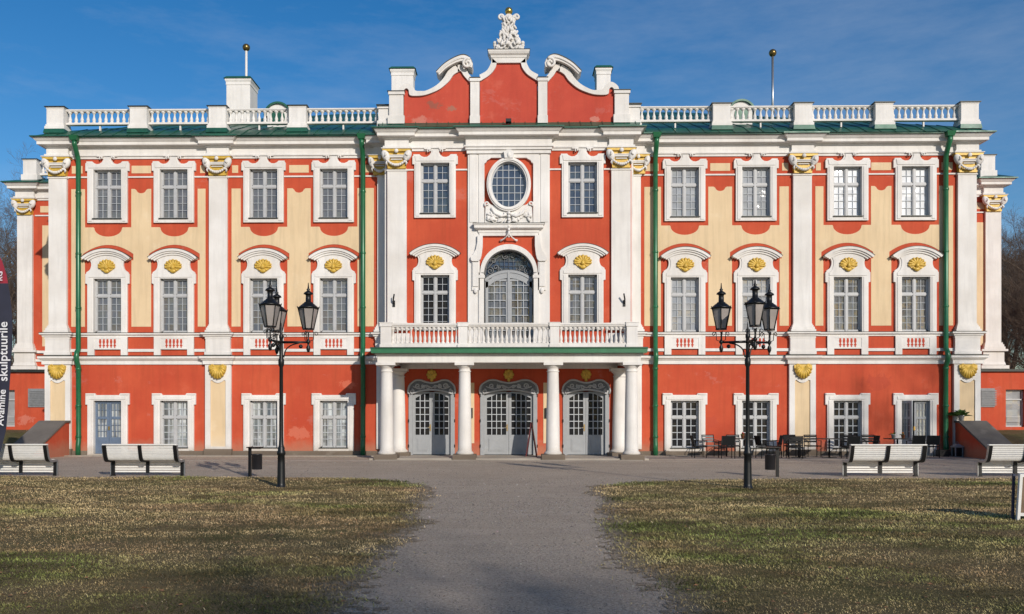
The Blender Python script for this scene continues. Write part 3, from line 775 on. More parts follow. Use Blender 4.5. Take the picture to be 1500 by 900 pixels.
# ---- front doors under the portico
def front_door(w, cols, name='front_door'):
    """w half width; local origin at floor middle, y=0 at the wall face"""
    c = MB()
    for s in (-1, 1):
        c.box(*sorted((s*(w-.16), s*w)), -.05, .22, .0, 2.50)
    hump = [(-w,2.42),(-w-.03,2.55),(-w+.01,2.72)] + spline([(-w+.06,2.80),(-w*.72,2.95),(-w*.48,2.97),(-w*.25,2.90),(0,2.86),(w*.25,2.90),(w*.48,2.97),(w*.72,2.95),(w-.06,2.80)],5) + [(w-.01,2.72),(w+.03,2.55),(w,2.42)]
    arch = [(x, 2.36+.20*(1-(x/w)**2)) for x in [w*.9-1.8*w*k/12 for k in range(13)]]
    c.prism(hump + arch, -.06, .2)
    o = c.build(name, DOORC, palace)
    cv = MB()
    cv.prism([(x*.93, 2.47+(z-2.42)*.93) for x, z in hump] + [(x*.93, z+.06) for x, z in arch], -.075, -.03)
    cvo = cv.build('carving', CARVE, o)
    cr = MB()
    top = [(x, z) for x, z in hump]
    cr.tube([(x,-.09,z) for x,z in top], .035, 6)
    cr.tube([(x,-.09,z+.03) for x,z in arch], .035, 6)
    for s in (-1, 1):
        scroll(cr, s*w*.86, 2.52, .10, R(90), s*1.3, -.09, .030); scroll(cr, s*w*.60, 2.74, .11, R(-40), s*1.3, -.09, .028)
        scroll(cr, s*w*.34, 2.72, .09, R(120), -s*1.3, -.09, .026); scroll(cr, s*w*.16, 2.70, .08, R(0), s*1.2, -.09, .022)
        cr.tube([(s*w*x,-.09,z) for x,z in spline([(.8,2.72),(.5,2.62),(.25,2.76),(.0,2.66)],5)], .022, 5)
    cr.build('scrollwork', SASH, o)
    lf = MB(); gl = MB(); y = .12; q = w-.16
    for s in (-1, 1):
        a, b = sorted((s*.006, s*q))
        lf.box(a, a+.10, y-.04, y+.03, .02, 2.5); lf.box(b-.10, b, y-.04, y+.03, .02, 2.5)
        lf.box(a+.1, b-.1, y-.036, y+.03, .02, .80); lf.box(a+.17, b-.17, y-.055, y, .16, .66); lf.box(a+.21, b-.21, y-.065, y, .20, .62)
        lf.prism([(s*.1,2.52),(s*.1,2.46),(s*q*.5,2.42),(s*(q-.1),2.26),(s*(q-.1),2.52)], y-.036, y+.03)
        xa, xb = a+.10, b-.10
        for k in range(1, cols): x = xa+(xb-xa)*k/cols; gl.box(x-.014, x+.014, y-.025, y+.02, .8, 2.46)
        for k in range(1, 6): z = .8+1.62*k/6; gl.box(xa, xb, y-.028, y+.017, z-.014, z+.014)
    lf.build('leaf', DOORC, o); gl.build('glazing_bars', LEAD, o)
    MB().box(-q, q, y+.022, y+.028, .5, 2.5).build('pane', G_DARK, o)
    hd = MB().box(-.085,-.045,y-.06,y-.03,.95,1.22); hd.tube([(-.065,y-.06,1.1),(-.065,y-.11,1.1),(-.16,y-.11,1.1)], .012, 6); hd.build('handle', BRASS, o)
    hg = MB()
    for s in (-1,1):
        for z in (.3,1.3,2.3): hg.box(*sorted((s*(w-.02), s*(w+.015))), -.065, -.02, z, z+.12)
    hg.build('hinges', IRON, o)
    return o
fd = front_door(.915, 3); fd.location = (-3.06, YC, .08)
o = copy_tree(fd, palace); o.location = (3.06, YC, .08)
fm = front_door(1.13, 4); fm.location = (0, YC, .08); fm['label'] = 'wide middle double door, four panes across each leaf'
ro = MB()
ro.lathe([(.0,-.06),(.10,-.06),(.16,-.03),(.17,0)], (0,0,0), 16, True, 'y')
for k in range(8):
    a = 2*math.pi*k/8; ro.ball((.14*math.cos(a),-.04,.14*math.sin(a)), (.075,.04,.075), 8, 5)
ro.ball((0,-.03,-.2),(.07,.04,.09),8,5); ro.ball((0,-.08,0),.035,8,5)
ro0 = ro.build('rosette', GOLD)
for i, x in enumerate((-3.06, 0, 3.06)):
    o = ro0 if i == 0 else copy_tree(ro0)
    o.parent = palace; o.location = (x, YC-.01, 3.27)
for s in (-1,1): part(MB().box(s*1.64-.27, s*1.64+.27, YC-.02, YC+.02, .55, 2.95), 'door_panel', YEL)
for s in (-1,1): part(MB().box(s*1.52-.09, s*1.52+.09, YC-.10, YC-.02, 1.55, 1.95), 'letter_box', IRON)

for s in (-1, 1):
    b = MB().tube([(s*4.55,YC-.13,6.05),(s*4.55,YC-.32,6.22),(s*4.50,YC-.42,6.42)], .03, 6); b.box(s*4.55-.05,s*4.55+.05,YC-.16,YC-.12,5.95,6.2)
    part(b, 'flag_bracket', IRON)
# ---- portico
flo = MB().box(-5.15,5.15,-3.42,YC+.3,0,.075); part(flo, 'portico_floor', PALE)
part(MB().box(-4.9,4.9,-3.62,-3.42,0,.035), 'portico_step', PALE)
CX = (-4.55,-1.64,1.64,4.55)
col0 = MB().lathe([(.33,0),(.33,.05),(.30,.09),(.265,.12),(.262,.16),(.255,.2),(.25,.9),(.235,1.9),(.21,3.02),(.205,3.05),(.235,3.07),(.235,3.09),(.205,3.11),(.205,3.17),(.25,3.23),(.30,3.27),(.30,3.30)], (0,0,0), 28)
col0.box(-.355,.355,-.355,.355,3.30,3.40)
c0 = col0.build('column', WHITE)
MB().box(-.43,.43,-.42,.42,-.22,0).build('column_base', STONE, c0)
for i, x in enumerate(CX):
    o = c0 if i == 0 else copy_tree(c0)
    o.parent = palace; o.location = (x, -3.08, .22)
for x in (-4.37, 4.37):
    o = copy_tree(c0, palace); o.location = (x, YC-.12, .20); o.scale = (1.12, 1.12, .97); o.name = 'engaged_column'
en = MB().box(-4.86,4.86,-3.36,-2.82,3.62,3.90)
en.box(-4.80,4.80,-2.82,YC,3.70,3.88)
for s in (-1,1): en.box(*sorted((s*4.28,s*4.86)), -2.82, YC, 3.62, 3.9)
en.box(-4.28,4.28,YC-.14,YC,3.50,3.70); en.box(-4.93,4.93,-3.43,YC,3.90,3.95)
part(en, 'entablature', WHITE)
gt = MB().prism([(-5.05,3.955),(5.05,3.955),(5.08,4.12),(-5.08,4.12)], -3.62, YC+.05)
gt.box(-5.1,5.1,-3.66,YC+.05,4.12,4.14)
part(gt, 'balcony_gutter', simple('green_gutter', (.03,.17,.075), .4, 0, .3, 3))
part(MB().box(-5.08,5.08,-3.64,YC,4.14,4.17), 'balcony_flashing', FLASH)
BPROF = [(.078,0),(.078,.045),(.046,.065),(.058,.11),(.064,.16),(.056,.21),(.038,.28),(.029,.35),(.031,.41),(.046,.455),(.074,.49),(.082,.52),(.082,.56)]
def baluster_mesh(h, name, sc=1.0):
    k = h/.56
    b = MB().lathe([(r*sc, z*k) for r, z in BPROF], (0,0,0), 8)
    o = b.build(name, WHITE); return o
bb0 = baluster_mesh(.62, 'balcony_baluster', .95); used = False
def balusters(proto, n, pts, parent):
    global used
    out = []
    for p in pts:
        o = proto.copy(); COL.objects.link(o); o.parent = parent; o.location = p; out.append(o)
    return out
def span_pts(x0, x1, y, z, step):
    n = max(1, round((x1-x0)/step)); d = (x1-x0)/n
    return [(x0+d*(i+.5), y, z) for i in range(n)]
yb = -3.08
for x0, x1, dy in ((-4.40,-1.86,0), (-1.54,1.54,-.0), (1.86,4.40,0)):
    b = MB().box(x0,x1,yb-.13+dy,yb+.13+dy,4.17,4.34)
    b.box(x0,x1,yb-.11,yb+.11,4.96,5.02); b.box(x0,x1,yb-.15,yb+.15,5.02,5.09)
    o = part(b, 'balcony_railing', WHITE)
    balusters(bb0, 0, span_pts(x0, x1, yb, 4.34, .168), o)
for s in (-1, 1):
    b = MB().box(*sorted((s*4.44,s*4.70)), yb+.13, YC-.17, 4.17,4.34); b.box(*sorted((s*4.46,s*4.68)), yb+.13, YC-.17, 4.96,5.02); b.box(*sorted((s*4.42,s*4.72)), yb+.13, YC-.17, 5.02,5.09)
    o = part(b, 'balcony_railing', WHITE)
    balusters(bb0, 0, [(s*4.57, yb+.35+.2*k, 4.34) for k in range(8)], o)
for x, w in ((-4.56,.20),(-1.70,.17),(1.70,.17),(4.56,.20)):
    b = MB().box(x-w,x+w,yb-.17,yb+.17,4.17,4.96); b.box(x-w-.03,x+w+.03,yb-.2,yb+.2,4.17,4.30); b.box(x-w-.03,x+w+.03,yb-.2,yb+.2,4.96,5.09)
    b.box(x-w-.045,x+w+.045,yb-.215,yb+.215,5.092,5.115)
    part(b, 'balcony_pedestal', WHITE)
bpy.data.objects.remove(bb0)

# ---- roof and its balustrade
rf = MB()
def rect(inset, z): return [(-19.3+inset,-.56+inset,z),(19.3-inset,-.56+inset,z),(19.3-inset,20.6-inset,z),(-19.3+inset,20.6-inset,z)]
lv = [(0,12.94),(.86,13.40),(9.6,13.40+8.74*.405),(10.5,13.40+9.64*.405)]
vs = [p for i, z in lv for p in rect(i, z)]
rf.add(vs, [(4*i+k, 4*i+(k+1)%4, 4*i+4+(k+1)%4, 4*i+4+k) for i in range(3) for k in range(4)] + [(12,13,14,15)])
rfo = part(rf, 'roof', ROOF, recalc=True)
sm = MB()
for i in range(66):
    x = -18.9+37.8*i/65
    if abs(x) < 5.2: continue
    ins = min(19.3-abs(x)-.02, 9.6)
    sm.tube([(x,-.56,12.955),(x,.30,13.415)] , .016, 4, False)
    if ins > .9: sm.tube([(x,.30,13.415),(x,-.56+ins,13.41+(ins-.86)*.405)], .02, 4, False)
sm.build('seam', ROOF, rfo)
# roof apron over the middle block
ra = MB()
ra.add([(-5.02,-1.37,12.97),(5.02,-1.37,12.97),(5.25,-.86,13.3),(-5.25,-.86,13.3),(-5.25,2,13.3),(5.25,2,13.3),(5.25,2,12.9),(-5.25,2,12.9),(5.25,-.4,12.95),(-5.25,-.4,12.95)],
       [(0,1,2,3),(3,2,5,4),(0,3,4,7,9),(1,8,6,5,2)])
ra.prism([(-4.6,13.3),(4.6,13.3),(1.2,14.7),(0,15.0),(-1.2,14.7)], -.4, 8)
for k in range(24): x = -5.0+10.0*k/23; ra.tube([(x,-1.36,12.985),(x,-.9,13.31)], .014, 4, False)
part(ra, 'middle_roof', ROOF)
rb0 = baluster_mesh(.48, 'baluster', 1.15)
PEDX = (18.6,15.17,11.92,8.63,5.1)
YR = .28
for s in (-1, 1):
    for i in range(4):
        a = PEDX[i]-.345 if i else PEDX[i]-.36; b = PEDX[i+1]+.345 if i < 3 else PEDX[i+1]+.22
        x0, x1 = sorted((s*a, s*b))
        m = MB().box(x0,x1,YR-.11,YR+.11,13.625,13.70); m.box(x0,x1,YR-.09,YR+.09,14.17,14.20); m.box(x0,x1,YR-.12,YR+.12,14.20,14.25)
        m.box((x0+x1)/2-.03,(x0+x1)/2+.03,YR-.02,YR+.06,13.40,13.60)
        o = part(m, 'balustrade', WHITE)
        balusters(rb0, 0, span_pts(x0, x1, YR, 13.70, .243), o)
for i, x in enumerate([s*v for s in (-1,1) for v in PEDX]):
    w = .35 if abs(x) > 6 else .225
    m = MB().box(x-w,x+w,YR-.3,YR+.3,13.2,14.26); m.taper(x-w,x+w,YR-.3,YR+.3,14.20,14.28,.03); m.box(x-w-.06,x+w+.06,YR-.36,YR+.3,13.2,13.50); m.box(x-w-.03,x+w+.03,YR-.33,YR+.3,13.50,13.58)
    o = part(m, 'roof_pedestal', WHITE)
    MB().box(x-w-.07,x+w+.07,YR-.37,YR+.37,14.283,14.315).build('pedestal_cap', FLASH, o)
    MB().taper(x-w-.09,x+w+.09,YR-.42,YR+.3,13.2,13.38,-.03).build('pedestal_flashing', ROOF, o)

# ---- curved gable
gb = MB()
GL = [(-4.16,13.22),(-4.16,14.56),(-3.97,14.57),(-3.935,14.33)] + spline([(-3.7,14.32),(-3.29,14.36),(-2.76,14.57),(-2.38,14.88),(-2.19,15.14),(-1.92,15.30)],5) + spline([(-1.90,15.29),(-1.77,15.1),(-1.54,14.85)],4) + [(-1.52,13.22)]
GC = [(-1.14,13.22),(-1.14,14.88)] + spline([(-1.08,14.91),(-.75,15.13),(-.536,15.40),(-.477,15.62)],6)
GCF = GC + [(-x, z) for x, z in GC[::-1]]
gb.prism(GL, YC, YC+.35); gb.prism([(-x,z) for x,z in GL], YC, YC+.35); gb.prism(GCF, YC-.02, YC+.35)
gbo = part(gb, 'gable', REDSHADE)
gm = MB()
def band(inner, outer, y0, y1):
    gm.prism(list(inner) + list(outer)[::-1], y0, y1)
for s in (-1, 1):
    f = lambda pts: [(s*-x if s < 0 else x*-1, z) for x, z in pts]
    g = (lambda pts: pts) if s < 0 else (lambda pts: [(-x, z) for x, z in pts])
    inn = spline([(-4.16,14.40),(-4.15,14.55),(-4.06,14.62),(-3.97,14.55),(-3.93,14.36),(-3.7,14.32),(-3.29,14.36),(-2.76,14.57),(-2.38,14.88),(-2.19,15.14),(-1.93,15.30)],5)
    out = spline([(-4.36,14.42),(-4.31,14.66),(-4.05,14.83),(-3.80,14.68),(-3.70,14.53),(-3.5,14.51),(-3.26,14.53),(-2.86,14.74),(-2.58,15.02),(-2.40,15.30),(-2.12,15.52)],5)
    band(g(inn), g(out), YC-.10, YC+.45)
    inn = spline([(-2.02,15.24),(-1.90,15.29),(-1.77,15.10),(-1.52,14.82)],5); out = spline([(-2.02,15.55),(-1.76,15.50),(-1.60,15.20),(-1.44,15.0)],5)
    band(g(inn), g(out), YC-.10, YC+.45)
    # scroll with its volute
    so = spline([(-2.86,15.20),(-2.53,15.52),(-2.15,15.75),(-1.80,15.86),(-1.54,15.76),(-1.42,15.54),(-1.46,15.36)],6)
    si = spline([(-2.74,15.08),(-2.44,15.36),(-2.10,15.55),(-1.84,15.62),(-1.70,15.56),(-1.66,15.46),(-1.64,15.42)],6)
    band(g(si), g(so), YC-.28, YC+.5)
    so2 = [(x*1.0, z-.005) for x, z in so]; 
    vv = spiral(-1.63,15.52,.20,.05,R(60),1.35,20)
    gm.tube([((x if s<0 else -x), YC-.29, z) for x, z in vv], [.055]*10+[.045]*11, 7)
    gm.tube([((x if s<0 else -x), YC-.28, z+.0) for x, z in [((a[0]+b[0])/2,(a[1]+b[1])/2) for a,b in zip(so,si)]][:-6], .04, 6)
    inn = GC[2:]; out = spline([(-1.16,15.13),(-.87,15.30),(-.71,15.58),(-.675,15.80)],6)
    n1 = spline([(-1.12,14.89),(-.75,15.13),(-.536,15.40),(-.477,15.62)],6)
    band(g(n1), g(out), YC-.12, YC+.45)
    # piers
    xa, xb = sorted((s*1.16, s*1.52)); gm.box(xa,xb,YC-.14,YC+.4,13.2,15.0); gm.box(xa-.03,xb+.03,YC-.18,YC+.42,14.86,14.98); gm.box(xa-.02,xb+.02,YC-.17,YC+.4,13.2,13.5)
    xa, xb = sorted((s*4.18, s*4.74)); gm.box(xa,xb,YC-.12,YC+.5,13.2,14.42); gm.box(xa-.03,xb+.05,YC-.17,YC+.55,14.36,14.48); gm.box(xa-.05,xb+.05,YC-.18,YC+.5,13.2,13.52)
    xa, xb = sorted((s*4.74, s*5.18)); gm.box(xa,xb,YC+.0,YC+.6,13.15,13.9); gm.box(xa-.04,xb+.04,YC-.05,YC+.64,13.85,13.92); gm.box(xa-.05,xb+.05,YC-.05,YC+.6,13.1,13.36)
gm.box(-.66,.66,YC-.12,YC+.4,15.6,15.86); gm.sweep([(-.66,YC+.4),(-.66,YC-.1),(.66,YC-.1),(.66,YC+.4)], [(-.2,15.80),(.04,15.80),(.06,15.88),(.12,15.93),(.16,16.02),(.16,16.07),(-.2,16.07)])
gm.box(-.6,.6,YC-.05,YC+.4,16.0,16.068)
gm.build('gable_moulding', WHITE, gbo)
for s in (-1,1):
    g = (lambda pts: pts) if s < 0 else (lambda pts: [(-x, z) for x, z in pts])
    so = spline([(-2.86,15.20),(-2.53,15.52),(-2.15,15.75),(-1.80,15.86),(-1.54,15.76),(-1.42,15.54)],6)
    MB().prism(g(so) + g([(x-.015*(1 if x>-1.6 else .6), z+.025) for x, z in so])[::-1], YC-.30, YC+.52).build('gable_flashing', FLASH, gbo)
    MB().box(*sorted((s*1.12,s*1.56)), YC-.2, YC+.44, 15.0, 15.02).build('gable_flashing', FLASH, gbo)
    MB().box(*sorted((s*4.1,s*4.81)), YC-.2, YC+.58, 14.482, 14.505).build('gable_flashing', FLASH, gbo)
    MB().box(*sorted((s*4.68,s*5.24)), YC-.07, YC+.66, 13.922, 13.945).build('gable_flashing', FLASH, gbo)
MB().box(-.84,.84,YC-.28,YC+.44,16.072,16.092).build('gable_flashing', FLASH, gbo)
# crowning ornament
cr = MB(); r3 = random.Random(11)
prof = [(.55,16.09),(.50,16.25),(.42,16.45),(.36,16.7),(.27,16.95),(.22,17.2),(.24,17.36),(.15,17.5),(.06,17.58)]
cr.prism([(-x,z) for x,z in prof] + [(x,z) for x,z in prof[::-1]], YC-.02, YC+.26)
for k in range(110):
    t = r3.random(); z = 16.12+1.3*t
    hw = np.interp(z, [p[1] for p in prof], [p[0] for p in prof])
    x = r3.uniform(-1,1)*hw*1.02
    M = Matrix.Rotation(r3.uniform(-.9,.9)+x*.8, 3, 'Y')
    cr.ball((x, YC-.05-.10*r3.random()*(1-abs(x)/max(hw,.01)*.6), z), (.035+.03*r3.random(),.05,.075+.06*r3.random()), 7, 5, M)
for s in (-1, 1):
    cr.ball((s*.55,YC+.05,16.44),.085,10,7); cr.lathe([(.10,0),(.11,.06),(.05,.12),(.06,.22),(.09,.26),(.04,.3)], (s*.55,YC+.05,16.09), 10)
    cr.tube([(s*.16,YC+.05,17.15),(s*.24,YC,17.35)]+[(x,YC-.01,z) for x,z in spiral(s*.31,17.44,.12,.03,R(180 if s>0 else 0),-s*1.2,14)], .05, 7)
cr.lathe([(.10,17.40),(.13,17.46),(.06,17.52),(.05,17.6)], (0,YC+.1,0), 12)
co = part(cr, 'crowning_ornament', STUCCO)
MB().ball((0,YC+.1,17.73),.155,20,14).build('gilded_ball', GOLDL, co)
part(MB().box(-.12,.10,-1.5,-1.2,13.12,13.24).box(-.02,.0,-1.4,-1.3,12.95,13.15), 'floodlight', IRON)

# ---- chimneys, dormers, roof poles
def chimney(x, y, w, d, z0, z1, lab):
    m = MB().box(x-w/2,x+w/2,y,y+d,z0,z1-.22); m.taper(x-w/2-.02,x+w/2+.02,y-.02,y+d+.02,z1-.30,z1-.14,.0); m.taper(x-w/2-.02,x+w/2+.02,y-.02,y+d,z1-.18,z1-.1,.04); m.box(x-w/2-.06,x+w/2+.06,y-.06,y+d+.06,z1-.1,z1-.03)
    o = part(m, 'chimney', WHITE, label=lab)
    h = MB(); a, b, c, e2 = x-w/2-.11, x+w/2+.11, y-.11, y+d+.11
    h.add([(a,c,z1-.03),(b,c,z1-.03),(b,e2,z1-.03),(a,e2,z1-.03),(a+.1,c+.1,z1+.08),(b-.1,c+.1,z1+.08),(b-.1,e2-.1,z1+.08),(a+.1,e2-.1,z1+.08)],
          [(0,1,5,4),(1,2,6,5),(2,3,7,6),(3,0,4,7),(4,5,6,7),(3,2,1,0)])
    h.build('chimney_cap', ROOF, o)
chimney(-11.98, 3.0, 1.05, 1.15, 14.0, 16.58, 'big white chimney with green cap')
chimney(-4.48, 1.2, .92, .6, 13.4, 16.26, 'white chimney block behind the left end of the gable')
chimney(3.98, 1.2, .58, .8, 13.4, 16.26, 'slim white chimney behind the right end of the gable')
for s in (-1, 1):
    x = s*9.95; z0 = 14.55; y = 2.0
    m = MB().box(x-.46,x+.46,y,y+1.6,z0-.5,z0); m.prism(ell(x,z0,.50,.52,20,0,math.pi,True), y, y+1.6)
    o = part(m, 'dormer', WHITE)
    MB().arcband(x,z0,.60,.52,0,math.pi,y-.1,y+1.8).build('dormer_roof', ROOF, o)
    MB().prism(ell(x,z0-.05,.30,.36,16), y-.03, y+.02).build('dormer_light', ROOF, o)
for x, zt, lab in ((-11.98,18.40,'short white roof pole with gilded ball behind the big chimney'), (11.93,18.0,'bare roof pole with gilded ball')):
    m = MB().tube([(x,4.2,14.2),(x,4.2,zt-.1)], .055, 8)
    if x > 0: m.tube([(x,4.2,15.6),(x+.35,4.2,14.6)], .02, 5)
    o = part(m, 'roof_pole', STEEL if x > 0 else WHITE, label=lab)
    MB().ball((x,4.2,zt+.02),.17,18,12).build('gilded_ball', GOLDD, o)

# ---- downpipes
for s in (-1, 1):
    for x, yo in ((17.56,0), (5.92,0)):
        m = MB(); X = s*x
        m.tube([(X,-.50,12.80),(X,-.50,12.62),(X,-.30,12.30),(X,-.17,12.05),(X,-.17,4.36),(X,-.30,4.20),(X,-.34,4.05),(X,-.30,3.85),(X,-.16,3.62),(X,-.15,.62),(X,-.19,.45),(X,-.20,0.03)], [.10]*12, 12)
        m.taper(X-.13,X+.13,-.62,-.40,12.76,12.95,.05)
        for z in (10.7,8.2,6.0,3.5,2.0,.75): m.lathe([(.115,0),(.118,.02),(.118,.06),(.115,.08)], (X,-.165,z), 12)
        for z in (10.9,8.6,6.3,2.6): m.box(X-.02,X+.02,-.17,.0,z,z+.03)
        part(m, 'downpipe', PGREEN)

# ---- set-back wings and low side galleries
YW = 7.0
for s in (-1, 1):
    wd = .06 if s < 0 else -.32
    m = MB()
    x0, x1 = sorted((s*18.78, s*(23.98+wd)))
    m.box(x0, x1, YW, YW+12, 0, 12.2)
    part(m, 'wing_wall', RED)
    b = MB(); px = s*(23.6+wd)
    b.box(px-.37,px+.37,YW-.13,YW+.1,5.0,11.42)
    for d, za, zb in ((.13,4.78,4.92),(.09,4.92,5.03),(.05,5.03,5.12)): b.box(px-.37-d,px+.37+d,YW-.13-d,YW+.1,za,zb)
    b.taper(px-.56,px+.56,YW-.2,YW+.1,4.05,4.2,-.04); b.box(px-.5,px+.5,YW-.16,YW+.1,4.0,4.72); b.box(px-.62,px+.62,YW-.28,YW+.1,4.70,4.80); b.box(px-.66,px+.66,YW-.3,YW+.1,3.86,4.02)
    part(b, 'wing_pilaster', WHITE)
    o = copy_tree(cap0, palace); o.location = (px, YW, 11.41)
    p = [(18.84,YW),(23.16+wd,YW),(23.16+wd,YW-.14),(24.0+wd,YW-.14),(24.0+wd,YW+12)]
    if s < 0: p = [(-a,b) for a,b in p[::-1]]
    if s > 0: p = p
    part(MB().sweep(p, [(-.05,12.14),(.05,12.14),(.05,12.22),(.10,12.24),(.10,12.30),(.04,12.31),(.04,12.56),(.09,12.58),(.12,12.63),(.30,12.645),(.30,12.76),(.33,12.78),(.40,12.86),(.42,12.90),(-.05,12.90)]), 'wing_cornice', WHITE)
    part(MB().sweep(p, [(-.1,12.903),(.50,12.903),(.50,12.945),(-.9,13.45)]), 'wing_roof', ROOF)
    a, b2 = sorted((s*22.0, s*22.85)); part(MB().box(a,b2,YW-.015,YW+.05,5.0,10.92), 'wing_ochre_field', YEL); a, b2 = sorted((s*22.0, s*22.95)); part(MB().box(a,b2,YW-.015,YW+.05,11.56,11.87), 'frieze_panel', YEL)
    a, b2 = sorted((s*18.9,s*23.2))
    for q, za, zb in ((.05,11.37,11.43),(.12,4.66,4.78),(.06,4.25,4.365),(.12,3.86,4.0)): part(MB().box(a,b2,YW-q,YW+.05,za,zb), 'wing_band', WHITE)
    x = s*(23.42+wd)
    m = MB().box(x-.33,x+.33,YW+.0,YW+.6,13.1,14.12); m.taper(x-.33,x+.33,YW,YW+.6,14.08,14.16,.03); m.box(x-.4,x+.4,YW-.06,YW+.6,13.1,13.42)
    o = part(m, 'roof_pedestal', WHITE); MB().box(x-.40,x+.40,YW-.07,YW+.67,14.163,14.195).build('pedestal_cap', FLASH, o)
    xa, xb = sorted((s*19.2, s*23.08)); m = MB().box(xa,xb,YW+.19,YW+.41,13.44,13.54); m.box(xa,xb,YW+.19,YW+.41,14.02,14.10)
    o = part(m, 'balustrade', WHITE); balusters(rb0, 0, span_pts(xa, xb, YW+.3, 13.54, .243)[(0 if s<0 else -6):(6 if s<0 else None)], o)
    # low gallery
    g = MB(); a, b2 = sorted((s*18.9, s*36)); 
    wx = s*24.35; hs2 = [(wx-.27, wx+.27, 1.07, 2.86)] if s < 0 else [(wx-.55, wx+.35, 1.07, 2.86)]
    wall_holes(g, a, b2, 0, 3.72, YW-.25, hs2, .35); g.box(a, b2, YW+.2, YW+10, 0, 3.70)
    part(g, 'gallery_wall', RED, recalc=False)
    part(MB().box(a-.05, b2+.05, YW-.4, YW+10, 3.72, 3.83), 'gallery_coping', FLASH)
    hx0, hx1 = hs2[0][0], hs2[0][1]
    f = MB(); yy = YW-.05
    for xx in (hx0, hx1-.06): f.box(xx,xx+.06,yy-.05,yy+.05,1.07,2.86)
    for z in (1.07,2.35,2.80): f.box(hx0,hx1,yy-.05,yy+.05,z,z+.06)
    for k in range(5): f.box(hx0+.12,hx1-.12,yy-.03,yy+.05,1.3+.06*k,1.33+.06*k)
    o = part(f, 'gallery_window', SASH); MB().box(hx0,hx1,yy+.02,yy+.03,1.07,2.86).build('pane', G_PALE, o)
    vx = s*22.95 if s < 0 else 22.95
    v = MB(); v.box(vx-.45,vx+.30 if s>0 else vx+.45,YW-.30,YW-.25,2.02,2.92)
    for k in range(9): v.box(vx-.36,vx+.36,YW-.34,YW-.29,2.1+.085*k,2.15+.085*k)
    part(v, 'wall_vent', VENTP)
bpy.data.objects.remove(rb0)

# ------------------------------------------------------------------ retaining walls and banks
def ramp_wall(s, lab):
    r = empty('ramp_wall', (s*18.42, -1.8, 0)); tag(r, lab, 'retaining wall', 'sloping ramp walls at the palace corners')
    def pr(y0, poly, x0, x1):
        v = [(x0,y,z) for y,z in poly] + [(x1,y,z) for y,z in poly]; n = len(poly)
        return v, [tuple(range(n)), tuple(range(2*n-1,n-1,-1))] + [(i,(i+1)%n,(i+1)%n+n,i+n) for i in range(n)]
    b = MB(); v, f = pr(0, [(1.6,0),(1.6,1.36),(1.25,1.36),(-1.5,.06),(-1.5,0)], -.50, .50); b.add(v, f); b.build('wall_body', RED, r)
    b = MB(); v, f = pr(0, [(1.62,1.362),(1.62,1.44),(1.23,1.44),(-1.62,.09),(-1.62,.012),(1.24,1.362)], -.55, .55); b.add(v, f); b.build('coping', DARKCOP, r)
    return r
ramp_wall(-1, 'sloping red wall with grey coping by the left palace corner')
ramp_wall(1, 'sloping red wall with grey coping by the right palace corner, flowerpot on top')
def bank(s):
    b = MB(); nx, ny = 26, 20; r = random.Random(5+s); vs = []
    for j in range(ny+1):
        y = -4.0+10.75*j/ny
        for i in range(nx+1):
            x = 18.97+16*i/nx
            h = .95*min(1, max(0, (y+3.6)/4.2))**.9
            vs.append((s*x, y, h-.03+r.uniform(-.03,.03)))
    b.add(vs, [(j*(nx+1)+i, j*(nx+1)+i+1, (j+1)*(nx+1)+i+1, (j+1)*(nx+1)+i) for j in range(ny) for i in range(nx)], True)
    o = b.build('grass_bank', TURF); o.data.attributes.new('edge','FLOAT','POINT').data.foreach_set('value', [1.0]*len(o.data.vertices)); tag(o, kind='structure')
bank(-1); bank(1)

# ------------------------------------------------------------------ ground
gd = MB(); gd.add([(-1500,-1500,0),(1500,-1500,0),(1500,1500,0),(-1500,1500,0)], [(0,1,2,3)])
go = gd.build('ground', GRAVEL); tag(go, kind='structure')
pv = MB()
for s in (-1,1):
    for k in range(13):
        x = 5.2+k*1.05
        pv.box(*sorted((s*x, s*(x+1.03))), -.62, -.1, 0, .03)
po = pv.build('paving_strip', PALE); tag(po, kind='structure')
kb = MB()
for k in range(26): kb.box(-13.0+k*1.0, -12.015+k*1.0, -3.80, -3.66, 0, .022)
for k in range(14): kb.box(5.3+.95*k, 6.23+.95*k, -2.6, -.65, 0, .024)
ko = kb.build('paving', plaster('cafe_paving', (.30,.26,.23),(.2,.17,.15),None,.1,stain_amt=0)); tag(ko, kind='structure')

def hsh(ix, iy, k=0):
    v = np.sin(ix*127.1 + iy*311.7 + k*74.7)*43758.5453
    return v - np.floor(v)
def vnoise(x, y, k=0):
    ix, iy = np.floor(x), np.floor(y); fx, fy = x-ix, y-iy
    fx = fx*fx*(3-2*fx); fy = fy*fy*(3-2*fy)
    return (hsh(ix,iy,k)*(1-fx)+hsh(ix+1,iy,k)*fx)*(1-fy) + (hsh(ix,iy+1,k)*(1-fx)+hsh(ix+1,iy+1,k)*fx)*fy
def fbm(x, y, k=0, o=4):
    r = 0; a = .5
    for i in range(o): r = r + a*vnoise(x*2**i, y*2**i, k+i); a *= .5
    return r
yk = [-60,-30,-28,-26.5,-25.0,-22,-18.9,-16.5,-14.6,-13.2,-12.2,-11.6]
eL = [-1.7,-1.65,-1.68,-1.72,-1.62,-1.62,-1.82,-2.0,-2.35,-2.7,-4.6,-12]
eR = [ 1.5, 1.50, 1.58, 1.55, 1.42, 1.62, 2.08, 2.02, 2.15, 3.6, 6.6, 20]
